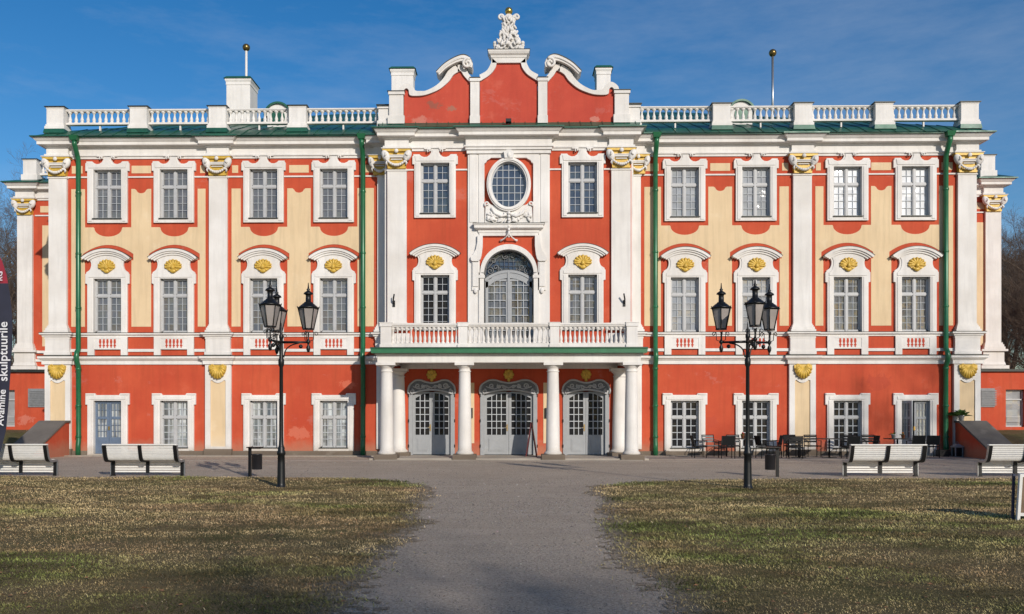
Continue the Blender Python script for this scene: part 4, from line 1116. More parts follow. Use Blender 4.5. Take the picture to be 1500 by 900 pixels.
def inside(x, y):
    """signed distance-like lawn mask (>0 on the lawn)"""
    j = (fbm(x*1.3, y*1.3, 3)-.47)*1.3
    l = np.interp(y, yk, eL) - x; r = x - np.interp(y, yk, eR)
    topl = -11.75 - y + .25*np.sin(x*.7); topr = -12.0 - y - np.clip((9-x)*.18, 0, 1.3)
    side = np.where(x < 0, np.minimum(l, topl), np.minimum(r, topr))
    return side + j*.55
lawn_rng = np.random.default_rng(4)
def lawn(x0, x1):
    st = .09; xs = np.arange(x0, x1, st); ys = np.arange(-34, -11.2, st)
    X, Y = np.meshgrid(xs, ys)
    m = inside(X+st/2, Y+st/2) + .18 + (lawn_rng.random(X.shape)-.5)*.35
    Z = .006+.035*fbm(X*1.5, Y*1.5, 9)*np.clip(inside(X, Y)*1.5, 0, 1)
    nx = len(xs); vs = np.stack([X, Y, Z], -1).reshape(-1, 3)
    j, i = np.nonzero(m[:-1,:-1] > 0); a = j*nx+i
    me = bpy.data.meshes.new('lawn'); me.from_pydata(vs.tolist(), [], np.stack([a, a+1, a+nx+1, a+nx], -1).tolist())
    vs[:,:2] += (lawn_rng.random((len(vs),2))-.5)*.10; me.vertices.foreach_set('co', vs.reshape(-1))
    at = me.attributes.new('edge','FLOAT','POINT'); at.data.foreach_set('value', np.clip(inside(X, Y)/.55+.25+(lawn_rng.random(X.shape)-.5)*.5, 0, 1).astype(np.float32).reshape(-1))
    me.materials.append(TURF); me.update()
    bm = bmesh.new(); bm.from_mesh(me); bmesh.ops.delete(bm, geom=[v for v in bm.verts if not v.link_faces], context='VERTS'); bm.to_mesh(me); bm.free()
    o = bpy.data.objects.new('lawn', me); COL.objects.link(o); tag(o, kind='structure')
lawn(-32, 0); lawn(0, 32)

# grass blades and fallen leaves, nobody could count them
def grass():
    r = np.random.default_rng(12); P = []
    for y0, y1, dens in ((-30,-24.5,2600),(-24.5,-19,1750),(-19,-15,1050),(-15,-11.4,720)):
        hw = .62*(y1+36)+2.5
        n = int(dens*2*hw*(y1-y0)); x = r.uniform(-hw, hw, n); y = r.uniform(y0, y1, n)
        k = (inside(x, y) + r.normal(0,.22,n)) > .06
        P.append(np.stack([x[k], y[k]], 1))
    P = np.concatenate(P); n = len(P); x, y = P[:,0], P[:,1]
    d = (y+36)
    green = np.clip((fbm(x*.33, y*.5, 21)-.47)*4.5 + np.where(y < -20, .30, 0) + .3*(r.random(n)-.5), 0, 1)
    brown = np.clip((fbm(x*.5+9, y*1.3, 31)-.45)*5, 0, 1); dark = np.clip((fbm(x*1.1+3, y*2.2, 41)-.46)*5, 0, 1)
    h = (.020+.026*r.random(n))*(.8+.5*green)*np.clip(d/13, .85, 1.25); w = (.0024+.0026*r.random(n))*np.clip(d/9, 1, 2.2)
    a = r.uniform(0, 2*np.pi, n); lean = r.uniform(.5, 1.42, n); b = a + r.normal(np.pi/2, .5, n)
    dx, dy = np.cos(a)*w, np.sin(a)*w; lx, ly = np.cos(b)*np.sin(lean)*h, np.sin(b)*np.sin(lean)*h; lz = np.cos(lean)*h
    z0 = .006+.02*fbm(x*1.5, y*1.5, 9)
    V = np.empty((n,4,3), np.float32)
    V[:,0] = np.stack([x-dx, y-dy, z0], 1); V[:,1] = np.stack([x+dx, y+dy, z0], 1)
    V[:,2] = np.stack([x+dx*.6+lx*.55, y+dy*.6+ly*.55, z0+lz*.75], 1); V[:,3] = np.stack([x+lx, y+ly, z0+lz], 1)
    straw = np.array([.48,.365,.19]); olive = np.array([.105,.145,.030]); br = np.array([.24,.15,.085]); dk = np.array([.05,.05,.02])
    t = r.random(n)[:,None]
    c = straw*(.55+.6*t)
    c = c*(1-green[:,None]*.85) + olive*(.6+.9*t)*green[:,None]*.85
    c = c*(1-brown[:,None]*.65) + br*(.6+.9*t)*brown[:,None]*.65
    c = c*(1-.58*dark[:,None])*(.72+.62*np.clip((fbm(x*.25+5, y*.8, 51)-.25)*2, 0, 1))[:,None]
    cl = .45+.95*np.clip((.55*vnoise(x*7,y*11,61)+.45*vnoise(x*2.6,y*4.5,71)-.12)/.76, 0, 1); c = c*cl[:,None]*1.3
    k = r.random(n) < .15; c[k] = dk; k = r.random(n) < .012; c[k] = np.array([.48,.39,.25])
    me = bpy.data.meshes.new('grass')
    me.vertices.add(n*4); me.vertices.foreach_set('co', V.reshape(-1))
    me.loops.add(n*4); me.loops.foreach_set('vertex_index', np.arange(n*4, dtype=np.int32))
    me.polygons.add(n); me.polygons.foreach_set('loop_start', np.arange(0, n*4, 4, dtype=np.int32))
    me.update(calc_edges=True)
    at = me.attributes.new('tint', 'FLOAT_COLOR', 'POINT')
    at.data.foreach_set('color', np.repeat(np.concatenate([c, np.ones((n,1))], 1), 4, 0).astype(np.float32).reshape(-1))
    me.materials.append(BLADE)
    o = bpy.data.objects.new('grass', me); COL.objects.link(o); tag(o, 'short dry winter grass on the lawns', 'grass', kind='stuff')
    # leaves
    m = MB(); rr = random.Random(8); cnt = 0
    while cnt < 1500:
        yy = rr.uniform(-30,-11.8); xx = rr.uniform(-1,1)*(.62*(yy+36)+2)
        if inside(np.array([xx]), np.array([yy]))[0] < .05 and rr.random() < .93: continue
        s = rr.uniform(.012,.032); a = rr.uniform(0,6.3); tl = rr.uniform(-.5,.5); z = .03+rr.uniform(0,.02)
        p = [(-1,0,0),(0,-.6,.15),(1,0,0),(0,.6,.15)]
        M = Matrix.Rotation(a,3,'Z') @ Matrix.Rotation(tl,3,'X')
        m.add([tuple(Vector((xx,yy,z)) + (M @ Vector(q))*s) for q in p], [(0,1,2),(0,2,3)]); cnt += 1
    o = m.build('leaf_litter', LEAFD, recalc=False); tag(o, 'brown fallen leaves scattered over the grass', 'leaf litter', kind='stuff')
grass()
def stones():
    r = np.random.default_rng(31); P = []
    for y0, y1, dens in ((-29.5,-24,420),(-24,-18,200),(-18,-12,80),(-12,-4,22)):
        hw = np.minimum(.62*(y1+36)+2, 20); n = int(dens*2*hw*(y1-y0)); x = r.uniform(-hw, hw, n); y = r.uniform(y0, y1, n)
        k = inside(x, y) < .25; P.append(np.stack([x[k], y[k]], 1))
    P = np.concatenate(P); n = len(P); d = P[:,1]+36
    s = r.uniform(.004,.010,n)*np.clip(d/10,1,1.7)*np.where(r.random(n)<.03,1.9,1); a = r.uniform(0,6.283,n)
    V = np.empty((n,5,3), np.float32)
    for q in range(4):
        rr = s*r.uniform(.7,1.3,n); V[:,q] = np.stack([P[:,0]+rr*np.cos(a+q*1.571), P[:,1]+rr*np.sin(a+q*1.571), np.full(n,.001)], 1)
    V[:,4] = np.stack([P[:,0]+s*r.normal(0,.25,n), P[:,1]+s*r.normal(0,.25,n), s*r.uniform(.5,1.1,n)], 1)
    F = np.array([[0,1,4],[1,2,4],[2,3,4],[3,0,4]])[None]+5*np.arange(n)[:,None,None]
    me = bpy.data.meshes.new('loose_gravel'); me.vertices.add(n*5); me.vertices.foreach_set('co', V.reshape(-1))
    me.loops.add(n*12); me.loops.foreach_set('vertex_index', F.reshape(-1).astype(np.int32))
    me.polygons.add(n*4); me.polygons.foreach_set('loop_start', np.arange(0,n*12,3,dtype=np.int32)); me.update(calc_edges=True)
    c = np.array([.38,.335,.29])*(r.uniform(.35,1.15,n)[:,None])*(1+r.normal(0,.04,(n,3)))
    at = me.attributes.new('tint','FLOAT_COLOR','POINT'); at.data.foreach_set('color', np.repeat(np.concatenate([np.clip(c,0,.8),np.ones((n,1))],1),5,0).astype(np.float32).reshape(-1))
    me.materials.append(BLADE); o = bpy.data.objects.new('loose_gravel', me); COL.objects.link(o); tag(o, 'loose grey stones lying on the gravel path', 'gravel', kind='stuff')
stones()

# ------------------------------------------------------------------ street lamps
def lantern(lab=None):
    g = MB(); f = MB()
    zb, zt = .31, .80; rb, rt = .125, .235; n = 6
    for k in range(n):
        a0, a1 = 2*math.pi*k/n+.26, 2*math.pi*(k+1)/n+.26
        p = [(rb*.96*math.cos(a0),rb*.96*math.sin(a0),zb),(rb*.96*math.cos(a1),rb*.96*math.sin(a1),zb),(rt*.96*math.cos(a1),rt*.96*math.sin(a1),zt),(rt*.96*math.cos(a0),rt*.96*math.sin(a0),zt)]
        g.add(p, [(0,1,2,3)])
        f.tube([(rb*math.cos(a0),rb*math.sin(a0),zb),(rt*math.cos(a0),rt*math.sin(a0),zt)], .014, 5)
        f.tube([(rt*math.cos(a0),rt*math.sin(a0),zt),(rt*math.cos(a1),rt*math.sin(a1),zt)], .020, 5)
        f.tube([(rb*math.cos(a0),rb*math.sin(a0),zb),(rb*math.cos(a1),rb*math.sin(a1),zb)], .018, 5)
        f.tube([(rt*math.cos(a0),rt*math.sin(a0),zt),(rt*1.10*math.cos(a0),rt*1.10*math.sin(a0),zt+.045)], [.02,.008], 5)
    f.lathe([(rt+.02,zt),(rt-.02,zt+.035),(.14,zt+.10),(.10,zt+.125),(.10,zt+.14),(.066,zt+.15),(.062,zt+.30),(.075,zt+.32),(.115,zt+.33),(.10,zt+.365),(.045,zt+.40),(.03,zt+.42),(.045,zt+.44),(.02,zt+.47),(.008,zt+.60)], (0,0,0), 12)
    f.lathe([(rb+.01,zb-.02),(rb+.01,zb+.01)], (0,0,0), 6, False)
    f.lathe([(.02,-.24),(.03,-.22),(.045,-.18),(.05,-.12),(.02,-.06),(.03,-.03),(.055,0),(.03,.05),(.018,.08),(.018,.22),(.05,.25)], (0,0,0), 10)
    for k in range(3):
        a = 2*math.pi*k/3+.4; c, s = math.cos(a), math.sin(a)
        f.tube([(.02*c,.02*s,.02),(.12*c,.12*s,.06),(.13*c,.13*s,.24)], .010, 5)
        f.tube([((.13+q)*c,(.13+q)*s,z) for q,z in [(x,z) for x,z in spiral(.055,.20,.055,.02,math.pi,-1.1,10)]], .009, 5)
    return f, g
LF, LG = lantern()
def lamp(loc, angs, lab, radii=None):
    r = empty('street_lamp', loc); tag(r, lab, 'street lamp', 'black three-arm street lamps on the lawn edge')
    p = MB().lathe([(.19,0),(.19,.03),(.145,.06),(.135,.12),(.124,.60),(.118,.78),(.142,.80),(.145,.86),(.112,.90),(.12,.95),(.092,.99),(.078,1.03),(.070,1.2),(.060,2.85),(.095,2.90),(.10,2.97),(.10,3.02),(.072,3.06),(.07,3.12),(.062,3.15),(.06,3.52),(.075,3.54),(.075,3.60),(.05,3.63),(.045,3.72),(.02,3.80),(.008,3.90)], (0,0,0), 16)
    p.v = [(x*.70,y*.70,z) for x,y,z in p.v]; p.build('pole', IRON, r)
    for a, L in zip(angs, radii or [.62]*3):
        c, s = math.cos(R(a)), math.sin(R(a))
        m = MB().tube([(0,0,3.44),(c*L,s*L,3.44)], [.032,.024], 8)
        m.tube([(c*q,s*q,z) for q,z in spline([(.06,3.08),(.11,3.26),(.24,3.37),(.42,3.42)],4)], .016, 6)
        m.ball((c*L*.72,s*L*.72,3.34), .05, 8, 6)
        m.build('arm', IRON, r)
        f = MB().join(LF); f.v = [(x+c*L, y+s*L, z+3.44) for x,y,z in f.v]; fo = f.build('lantern', IRON, r)
        g = MB().join(LG); g.v = [(x+c*L, y+s*L, z+3.44) for x,y,z in g.v]; g.build('lantern_glass', G_LAMP, fo)
lamp((-5.36,-15.24,0), (0,261,114), 'black three-lantern street lamp on the left lawn edge beside a litter bin', (.64,.62,.62))
lamp((5.58,-15.24,0), (163,270,30), 'black three-lantern street lamp on the right, in front of the cafe chairs', (.60,.62,.70))

# ------------------------------------------------------------------ benches
def bench_curve():
    pts = [(-.36,.88),(-.33,.76),(-.295,.63),(-.26,.54),(-.215,.485),(-.15,.46),(-.05,.45),(.06,.455),(.13,.455),(.18,.435),(.205,.39),(.205,.27),(.20,.075)]
    fine = spline(pts, 10); out = [fine[0]]; acc = 0
    for a, b in zip(fine, fine[1:]):
        d = math.hypot(b[0]-a[0], b[1]-a[1]); acc += d
        if acc >= .0525: out.append(b); acc = 0
    return fine, out
def make_bench():
    r = empty('park_bench')
    fine, sl = bench_curve(); hw = .98
    m = MB()
    for i in range(len(sl)):
        a, b = sl[max(0,i-1)], sl[min(len(sl)-1,i+1)]
        t = Vector((b[0]-a[0], b[1]-a[1])).normalized(); nn = Vector((-t.y, t.x)); c = Vector(sl[i])
        q = [c+t*.0215+nn*.011, c+t*.0215-nn*.011, c-t*.0215-nn*.011, c-t*.0215+nn*.011]
        v = [(-hw,p.x,p.y) for p in q] + [(hw,p.x,p.y) for p in q]
        m.add(v, [(0,1,2,3),(7,6,5,4)] + [(k,(k+1)%4,(k+1)%4+4,k+4) for k in range(4)])
    m.build('slats', BWHITE, r)
    m = MB().box(-hw-.05,hw+.05,-.41,-.31,.888,.915); m.build('top_rail', BWHITE, r)
    lower = [p for p in fine if p[0] > .2 or True]
    for x, w in ((-hw,.05),(.0,.045),(hw,.05)):
        f = MB()
        pts = fine + ([(.20,0.0)] if x else [])
        for sgn, th in ((-1,.026),):
            off = []
            for i in range(len(pts)):
                a, b = pts[max(0,i-1)], pts[min(len(pts)-1,i+1)]
                t = Vector((b[0]-a[0], b[1]-a[1])).normalized(); nn = Vector((-t.y, t.x))
                off.append((Vector(pts[i])-nn*.014*1, Vector(pts[i])+nn*-.055))
            n = len(off); vs = []
            for A, B in off: vs += [(x-w,A.x,A.y),(x+w,A.x,A.y),(x+w,B.x,B.y),(x-w,B.x,B.y)]
            fs = [(4*i+k, 4*i+(k+1)%4, 4*i+4+(k+1)%4, 4*i+4+k) for i in range(n-1) for k in range(4)] + [(0,1,2,3),(4*n-1,4*n-2,4*n-3,4*n-4)]
            f.add(vs, fs)
        if x: f.box(x-w,x+w,.12,.25,0,.03)
        f.build('frame', BLACK, r)
        if x:
            s = 1 if x > 0 else -1
            e_ = MB(); vs = []
            for A, B in off:
                A2 = A + (A-B)*.62
                vs += [(x+s*w,A2.x,A2.y),(x+s*(w+.016),A2.x,A2.y),(x+s*(w+.016),B.x,B.y),(x+s*w,B.x,B.y)]
            e_.add(vs, [(4*i+k, 4*i+(k+1)%4, 4*i+4+(k+1)%4, 4*i+4+k) for i in range(n-1) for k in range(4)] + [(0,1,2,3),(4*n-1,4*n-2,4*n-3,4*n-4)])
            e_.build('end_strip', STEEL, r)
    return r
bench0 = make_bench()
BL = [((-13.75,-11.45,0), .0, 'white slatted bench at the left picture edge, partly behind the banner'),
      ((-10.15,-11.45,0), .0, 'white slatted bench in front of the blue side door'),
      ((10.35,-11.35,0), -.0, 'white slatted bench to the right of the litter bin, before the cafe tables'),
      ((14.08,-11.35,0), .0, 'white slatted bench at the right picture edge, before the flowerpot wall')]
for i, (loc, rz, lab) in enumerate(BL):
    o = bench0 if i == 0 else copy_tree(bench0)
    o.location = loc; o.rotation_euler = (0,0,rz)
    tag(o, lab, 'bench', 'white slatted benches along the forecourt')

# ------------------------------------------------------------------ litter bins
def litter_bin(loc, s, lab):
    r = empty('litter_bin', loc); tag(r, lab, 'litter bin', 'black post-mounted litter bins')
    MB().box(-.04,.04,-.03,.03,0,.80).build('post', BLACK, r)
    b = MB(); c = (s*.20,0,0)
    b.lathe([(.0,.20),(.135,.20),(.14,.21),(.14,.60),(.15,.605),(.15,.625),(.132,.63),(.128,.3),(0,.3)], c, 20)
    b.build('bucket', simple('bin_enamel', (.022,.022,.026), .32, .2, .3, 5), r)
    l = MB().box(*sorted((-s*.06, s*.34)), -.15, .15, .80, .825); l.box(*sorted((-s*.04,s*.3)), -.02,.02,.77,.80); l.build('rain_lid', BLACK, r)
litter_bin((-7.2,-11.5,0), 1, 'black litter bin left of the left street lamp')
litter_bin((7.43,-11.4,0), -1, 'black litter bin between the right street lamp and a bench')

# ------------------------------------------------------------------ cafe furniture
def cafe_chair(slat, mat):
    r = empty('cafe_chair')
    f = MB()
    for s in (-1, 1):
        f.tube([(s*.25,-.22,0),(s*.25,-.24,.64),(s*.25,.20,.66)], .016, 6); f.tube([(s*.25,.24,0),(s*.25,.22,.45),(s*.24,.30,.86)], .017, 6)
        f.tube([(s*.25,-.23,.42),(s*.25,.23,.42)], .014, 6)
    f.tube([(-.25,-.22,.42),(.25,-.22,.42)], .014, 6); f.tube([(-.25,.23,.42),(.25,.23,.42)], .014, 6); f.tube([(-.24,.30,.85),(.24,.30,.85)], .014, 6)
    f.build('frame', BLACK, r)
    MB().box(-.23,.23,-.23,.22,.425,.45).build('seat', mat, r)
    b = MB()
    if slat:
        for z in (.56,.66,.76): b.box(-.235,.235,.25+.18*(z-.55),.268+.18*(z-.55),z,z+.07)
    else:
        b.add([(-.235,.235,.50),(.235,.235,.50),(.235,.295,.85),(-.235,.295,.85),(-.235,.255,.50),(.235,.255,.50),(.235,.315,.85),(-.235,.315,.85)], [(0,1,2,3),(7,6,5,4),(0,4,5,1),(1,5,6,2),(2,6,7,3),(3,7,4,0)])
    b.build('backrest', mat, r)
    return r
ch = {'w': cafe_chair(False, CHAIRB), 's': cafe_chair(True, BLACK), 'g': cafe_chair(True, CHAIRG)}
cu = dict.fromkeys(ch, False)
chairs = [('w',7.35,-1.75,90,'black cafe chair in profile, leftmost of the terrace'),
          ('w',8.30,-2.15,180,'black woven cafe chair seen from behind beside the grey slatted one'),
          ('g',7.95,-1.0,10,'grey slatted cafe chair against the wall left of the street lamp'),
          ('g',8.85,-.95,-10,'grey slatted cafe chair against the wall, next to the potted table'),
          ('w',9.75,-2.1,100,'black cafe chair half hidden just right of the street lamp pole'),
          ('w',10.25,-1.6,-95,'black cafe chair turned sideways above the right litter bin'),
          ('s',10.85,-2.2,175,'black slatted cafe chair just right of the bin'),
          ('w',11.15,-1.0,5,'black woven cafe chair by the wall left of the pier'),
          ('s',11.95,-1.0,0,'black slatted cafe chair standing before the ochre pier'),
          ('w',12.95,-2.25,185,'black woven cafe chair seen from behind, right of the pier'),
          ('s',13.3,-1.0,-15,'black slatted cafe chair under the ground floor window right of the pier'),
          ('w',13.85,-1.8,-90,'black cafe chair in profile just left of the right bench'),
          ('s',14.25,-.95,0,'black slatted cafe chair behind the left end of the right bench'),
          ('w',16.3,-1.5,180,'black cafe chair behind the right bench, left one before the open door'),
          ('w',15.75,-1.5,180,'black cafe chair behind the right bench, next to the pots')]
for k, x, y, a, lab in chairs:
    o = ch[k] if not cu[k] else copy_tree(ch[k]); cu[k] = True
    o.location = (x, y, .026); o.rotation_euler = (0,0,R(a)); tag(o, lab, 'chair', 'cafe chairs on the terrace')
def cafe_table():
    r = empty('cafe_table')
    MB().box(-.38,.38,-.38,.38,.715,.745).build('tabletop', BLACK, r)
    m = MB().lathe([(.035,0.02),(.035,.71)], (0,0,0), 10); m.build('pedestal', BLACK, r)
    MB().box(-.28,.28,-.035,.035,0,.03).box(-.035,.035,-.28,.28,0,.028).build('base', BLACK, r)
    return r
tb0 = cafe_table()
for i, (x, y, lab) in enumerate([(9.15,-1.6,'black cafe table with a small red flower pot, left of the street lamp pole'),
                     (12.35,-1.7,'black cafe table before the ochre pier'), (11.2,-1.65,'black cafe table right of the litter bin'), (15.0,-1.6,'black cafe table with two small pots behind the right bench')]):
    o = tb0 if i == 0 else copy_tree(tb0)
    o.location = (x, y, .026); tag(o, lab, 'table', 'cafe tables on the terrace')
def pot(name, loc, sc, potm, lab, n=18, flower=None, spread=1.0, leafl=.12):
    r = empty(name, loc); tag(r, lab, 'potted plant')
    MB().lathe([(0,0),(.06*sc,0),(.085*sc,.14*sc),(.092*sc,.14*sc),(.092*sc,.16*sc),(.075*sc,.16*sc),(.07*sc,.13*sc),(0,.13*sc)], (0,0,0), 14).build('pot', potm, r)
    m = MB(); q = random.Random(len(lab))
    for k in range(n):
        a = q.uniform(0,6.28); el = q.uniform(.3,1.4); L = leafl*sc*q.uniform(.7,1.5)
        d = Vector((math.cos(a)*math.cos(el)*spread, math.sin(a)*math.cos(el)*spread, math.sin(el))); s = d.cross(Vector((0,0,1))).normalized()*L*.22
        p0 = Vector((0,0,.13*sc)) + Vector((d.x,d.y,0))*.04*sc; p1 = p0+d*L*.6; p2 = p0+d*L+Vector((0,0,-.25*L))
        m.add([p0, p1+s, p2, p1-s], [(0,1,2,3)])
    m.build('leaves', LEAFG, r, recalc=False)
    if flower: 
        f = MB(); 
        for k in range(4): f.ball((q.uniform(-.04,.04)*sc, q.uniform(-.04,.04)*sc, .2*sc+q.uniform(0,.06)*sc), .03*sc, 7, 5)
        f.build('blossom', flower, r)
FLR = simple('red_blossom', (.5,.03,.03), .6); FLO = simple('orange_blossom', (.6,.2,.03), .6)
pot('potted_plant', (9.05,-1.6,.772), .85, TERRA, 'small red flower pot on the cafe table by the street lamp', 10, FLR)
pot('potted_plant', (14.85,-1.6,.772), .95, POTW, 'small green plant in a pale pot on the table behind the right bench', 14)
pot('potted_plant', (15.22,-1.6,.772), .85, TERRA, 'small orange flowers in a terracotta pot behind the right bench', 10, FLO)
pot('potted_plant', (18.05,-.42,1.44), 1.35, POTW, 'leafy plant in a white pot on top of the right sloping red wall', 60, None, 1.3, .22)
# garden lantern and box by the right corner
r = empty('garden_lantern', (17.72,-.75,.0)); tag(r, 'grey metal candle lantern standing on the ground by the right corner downpipe', 'lantern')
m = MB()
for a in (-.14,.14):
    for b in (-.14,.14): m.box(a-.018,a+.018,b-.018,b+.018,0,.40)
m.box(-.17,.17,-.17,.17,0,.035); m.box(-.17,.17,-.17,.17,.385,.41)
m.add([(-.2,-.2,.41),(.2,-.2,.41),(.2,.2,.41),(-.2,.2,.41),(-.05,-.05,.53),(.05,-.05,.53),(.05,.05,.53),(-.05,.05,.53)], [(0,1,5,4),(1,2,6,5),(2,3,7,6),(3,0,4,7),(4,5,6,7)])
m.tube([(.05*math.cos(t),0,.56+.05*math.sin(t)) for t in [i*math.pi/5 for i in range(11)]], .008, 5)
m.build('frame', simple('zinc', (.32,.34,.36), .5, .4), r); MB().box(-.125,.125,-.125,.125,.036,.384).build('glass', G_DARK, r)
r = empty('planter_box', (17.2,-.62,0)); tag(r, 'low black box on the ground beside the open side door', 'planter')
MB().box(-.2,.2,-.16,.16,0,.26).build('box', BLACK, r); MB().box(-.22,.22,-.18,.18,.26,.29).build('rim', BLACK, r)

# folding sign in the doorway
r = empty('folding_sign', (.88,-1.75,.078), R(86)); tag(r, 'dark red folding sign board before the middle front door', 'sign')
for s in (-1, 1):
    m = MB().box(-.28,.28,-.015,.015,0,1.28); m.xf(Matrix.Translation((0,s*.2,0)) @ Matrix.Rotation(R(s*8.6),4,'X')); m.build('board', SIGNR, r)
    m = MB().box(-.32,-.28,-.02,.02,0,1.32).box(.28,.32,-.02,.02,0,1.32).box(-.28,.28,-.02,.02,1.28,1.32); m.xf(Matrix.Translation((0,s*.2,0)) @ Matrix.Rotation(R(s*8.6),4,'X')); m.build('frame', SIGNR, r)

# white framed sign, seen from behind
r = empty('lawn_sign', (8.70,-21.35,0), R(-4)); tag(r, 'white framed wooden sign board seen from behind on the right lawn', 'sign')
M = Matrix.Rotation(R(7),4,'X')
m = MB().box(-.36,-.315,-.03,.03,0,.80).box(.315,.36,-.03,.03,0,.80).box(-.315,.315,-.025,.025,.10,.15).box(-.315,.315,-.026,.026,.75,.80); m.xf(M); m.build('frame', BWHITE, r)
m = MB()
for k in range(4): m.box(-.315+.158*k,-.162+.158*k,-.006+.003*(k%2),.012,.15,.75)
m.xf(M); m.build('board', WOODB, r)
m = MB().box(-.36,-.325,-.02,.02,0,.78).box(.325,.36,-.02,.02,0,.78); m.xf(Matrix.Translation((-.03,.10,0)) @ Matrix.Rotation(R(3),4,'X')); m.build('back_leg', simple('navy_leg',(.03,.04,.08),.6), r)

# ------------------------------------------------------------------ feather banner
bx, by = -13.73, -12.35
r = empty('feather_banner', (bx,by,0), 0); tag(r, 'tall navy and crimson feather banner with white lettering at the left picture edge', 'banner')
def edge(z):    # right edge of the cloth, local x
    return float(np.interp(z, [.35,.7,1.3,2.0,2.8,3.6,4.4,5.0,5.5,5.85,6.05,6.14,6.18],[-.50,.0,.16,.25,.31,.35,.33,.26,.17,.06,-.05,-.20,-.42]))
def cloth(z0, z1, mat, nm):
    m = MB(); n = 40; vs = []
    for i in range(n+1):
        z = z0+(z1-z0)*i/n; e1 = edge(z); e0 = -.52
        for k in range(7):
            x = e0+(e1-e0)*k/6; vs.append((x, .03*math.sin(3*x+z*1.4), z))
    m.add(vs, [(i*7+k, i*7+k+1, i*7+8+k, i*7+7+k) for i in range(n) for k in range(6)], True); return m.build(nm, mat, r)
cloth(.35, 5.27, BNAVY, 'cloth'); cloth(5.27, 6.18, BRED, 'top_cloth')
m = MB().tube([(-.55,.03,0),(-.55,.03,4.5),(-.53,.03,5.8),(-.44,.03,6.18)], [.03,.025,.018,.012], 8); m.box(-.85,-.25,-.25,.3,0,.03); m.build('pole', STEEL, r)
def lettering(txt, size, x, z, mat=BTEXT, rot=90, y=-.05, shear=0.0):
    cv = bpy.data.curves.new('lettering', 'FONT'); cv.body = txt; cv.size = size; cv.extrude = .002; cv.resolution_u = 3; cv.offset = size*.012
    t = bpy.data.objects.new('lettering_source', cv); COL.objects.link(t)
    me = bpy.data.meshes.new_from_object(t.evaluated_get(bpy.context.evaluated_depsgraph_get()))
    bpy.data.objects.remove(t)
    me.transform(Matrix.Translation((x,y,z)) @ Matrix.Rotation(R(-rot),4,'Y') @ Matrix.Rotation(R(90),4,'X'))
    me.materials.clear(); me.materials.append(mat); me.name = 'lettering'
    o = bpy.data.objects.new('lettering', me); COL.objects.link(o); o.parent = r
lettering('Avamine', .28, .125, 1.42, rot=86); lettering('skulptuurile', .34, .235, 2.62, rot=90)
lettering('RG', .20, .10, 5.32); lettering('U', .75, -.02, 2.2)

# ------------------------------------------------------------------ trees
def gen_tree(seed, H, r0, spread=.55, fork=.32, twig=1.0):
    q = random.Random(seed); T, L, W = MB(), MB(), MB()
    def perp(d):
        a = q.uniform(0, 6.283); u = d.orthogonal().normalized(); return u*math.cos(a) + d.cross(u)*math.sin(a)
    def grow(p, d, length, rad, depth):
        n = 6 if depth == 0 else (4 if depth == 1 else (3 if depth < 4 else 2)); pts = [p]; rr = [rad]; dirs = [d]
        for i in range(n):
            d = (d + perp(d)*(.07 if depth == 0 else .20) + Vector((0,0,.05 if depth else .02))).normalized()
            p = p + d*length/n; pts.append(p); dirs.append(d); rr.append(rad*(1-.55*(i+1)/n) if depth else rad*(1-.62*(i+1)/n))
        mb = T if depth == 0 else (L if depth <= 2 else W)
        mb.tube(pts, rr, 9 if depth == 0 else (6 if depth <= 2 else 3))
        if depth >= 5: return
        k = {0:9, 1:6, 2:5, 3:5, 4:4}[depth]
        for j in range(k):
            t = q.uniform(fork if depth == 0 else .25, 1.0); i = min(n-1, int(t*n)); f = t*n-i
            pp = pts[i].lerp(pts[i+1], f); rb = rr[i]*(1-f)+rr[i+1]*f
            nd = (dirs[i+1]*(.75) + perp(dirs[i+1])*q.uniform(spread*.8, spread*1.5)).normalized()
            L_ = length*({0:.42,1:.55,2:.58,3:.60,4:.62}[depth])*q.uniform(.7,1.15)*(1.15-.45*t if depth == 0 else 1)
            grow(pp, nd, L_, max(.006*twig, rb*q.uniform(.45,.62)), depth+1)
        if depth: 
            grow(pts[-1], dirs[-1], length*.55, max(.006*twig, rr[-1]*.9), depth+1)
    grow(Vector((0,0,-.1)), Vector((q.uniform(-.05,.05),q.uniform(-.05,.05),1)).normalized(), H*.82, r0, 0)
    o = empty('bare_tree')
    T.build('trunk', BARK, o, recalc=False); L.build('limbs', BARK, o, recalc=False); W.build('twigs', TWIG, o, recalc=False)
    return o
protos = [gen_tree(21, 17, .26, .55, .30), gen_tree(5, 15, .21, .6, .25), gen_tree(33, 19, .30, .5, .38)]
tused = [False]*3
def tree(k, x, y, rz, sc, lab, group):
    o = protos[k] if not tused[k] else copy_tree(protos[k]); tused[k] = True
    o.location = (x,y,0); o.rotation_euler = (0,0,rz); o.scale = (sc,sc,sc); tag(o, lab, 'tree', group)
GB = 'bare trees beyond the palace'
for i, (k, x, y, rz, sc) in enumerate([(0,-32.5,20,.3,.80),(1,-33.5,14,2.1,.78),(2,-38,34,1.2,.95),(1,-36.5,26,4.0,.95),(2,-43,42,5.0,.9),(1,-31.2,16,1.0,.55),(0,-34.8,19,3.6,.6),(1,-37,30,2.7,.8),(0,-41,38,.8,.9)]):
    tree(k, x, y, rz, sc, 'bare leafless tree beyond the left wing of the palace', GB)
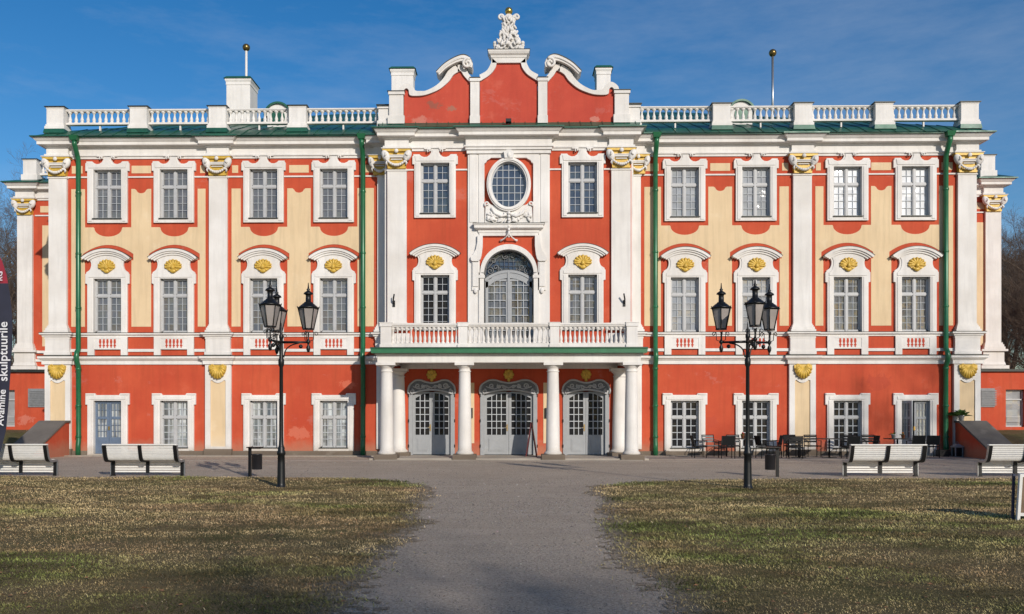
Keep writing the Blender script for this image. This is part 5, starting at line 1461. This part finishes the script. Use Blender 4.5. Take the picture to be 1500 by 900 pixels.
for i, (k, x, y, rz, sc) in enumerate([(1,32.0,14,.7,.70),(0,34.2,20,1.9,.72),(2,36.5,25,3.3,.72),(1,35.5,28,.2,.85),(0,38.5,32,4.4,.78),(2,41.5,38,2.6,.75),(1,39.5,40,5.4,.95),(0,44,46,1.1,.85),(1,33.2,17,3.0,.62),(1,31.5,16.5,5.0,.5),(0,35.5,22,2.9,.6),(1,37.5,27,1.4,.7),(0,33,19.5,5.9,.55),(1,43,36,3.7,.9)]):
    tree(k, x, y, rz, sc, 'bare leafless tree beyond the right wing of the palace', GB)
GP = 'bare park trees behind the viewer'
for k, x, y, rz, sc in [(0,3,-62,.4,.86),(2,17,-64,2.2,.76),(0,29,-63,1.3,.90),(1,9,-72,4.2,1.22),(2,40,-44,.2,1.0),(0,-9,-64,2.5,.85),(0,35,-41,1.2,1.12),(1,12,-50,4.4,.72)]:
    tree(k, x, y, rz, sc, 'bare park tree behind the viewer, its shadow falling over the lawn', GP)

# ------------------------------------------------------------------ light, sky, camera
AZ, EL = R(27), R(21.8)
sun = bpy.data.lights.new('sun', 'SUN'); sun.energy = 3.75; sun.angle = R(.53); sun.color = (1.0, .915, .81)
so = bpy.data.objects.new('sun', sun); COL.objects.link(so)
dirv = Vector((-math.sin(AZ)*math.cos(EL), math.cos(AZ)*math.cos(EL), -math.sin(EL)))
so.rotation_euler = dirv.to_track_quat('-Z', 'Y').to_euler(); so.location = (20,-40,30)
w = bpy.data.worlds.new('World'); scene.world = w; w.use_nodes = True; nt = w.node_tree
bg = nt.nodes['Background']
sk = nt.nodes.new('ShaderNodeTexSky'); sk.sky_type = 'NISHITA'; sk.sun_disc = False
sk.sun_elevation = EL; sk.sun_rotation = math.pi - AZ; sk.air_density = 1.0; sk.dust_density = .4; sk.ozone_density = 2.6; sk.altitude = 0
tc = nt.nodes.new('ShaderNodeTexCoord')
mp = nt.nodes.new('ShaderNodeMapping'); mp.inputs['Scale'].default_value = (1.5,1.5,6.0); mp.inputs['Rotation'].default_value = (0,R(14),0)
nt.links.new(tc.outputs['Generated'], mp.inputs['Vector'])
n1 = noise(nt, mp.outputs[0], 2.0, 11, .66)
cl = ramp(nt, n1, .42, .82)
cm = mix(nt, mth(nt, 'MULTIPLY', cl, .30), sk.outputs[0], (5.2,5.6,6.2))
hs = nt.nodes.new('ShaderNodeHueSaturation'); hs.inputs['Saturation'].default_value = 1.38; hs.inputs['Hue'].default_value = .504; hs.inputs['Value'].default_value = 1.08
nt.links.new(cm, hs.inputs['Color']); nt.links.new(hs.outputs[0], bg.inputs['Color']); bg.inputs['Strength'].default_value = .10

cam = bpy.data.cameras.new('camera'); co = bpy.data.objects.new('camera', cam); COL.objects.link(co)
co.location = (0,-36,1.81); co.rotation_euler = (R(90),0,R(.9))
cam.sensor_fit = 'HORIZONTAL'; cam.sensor_width = 36; cam.lens = 36*1296/1500
cam.shift_x = .0167; cam.shift_y = .102; cam.clip_end = 4000; cam.clip_start = .1
scene.camera = co
scene.render.resolution_x = 1024; scene.render.resolution_y = 614
scene.view_settings.view_transform = 'Standard'; scene.view_settings.look = 'None'; scene.view_settings.exposure = 0
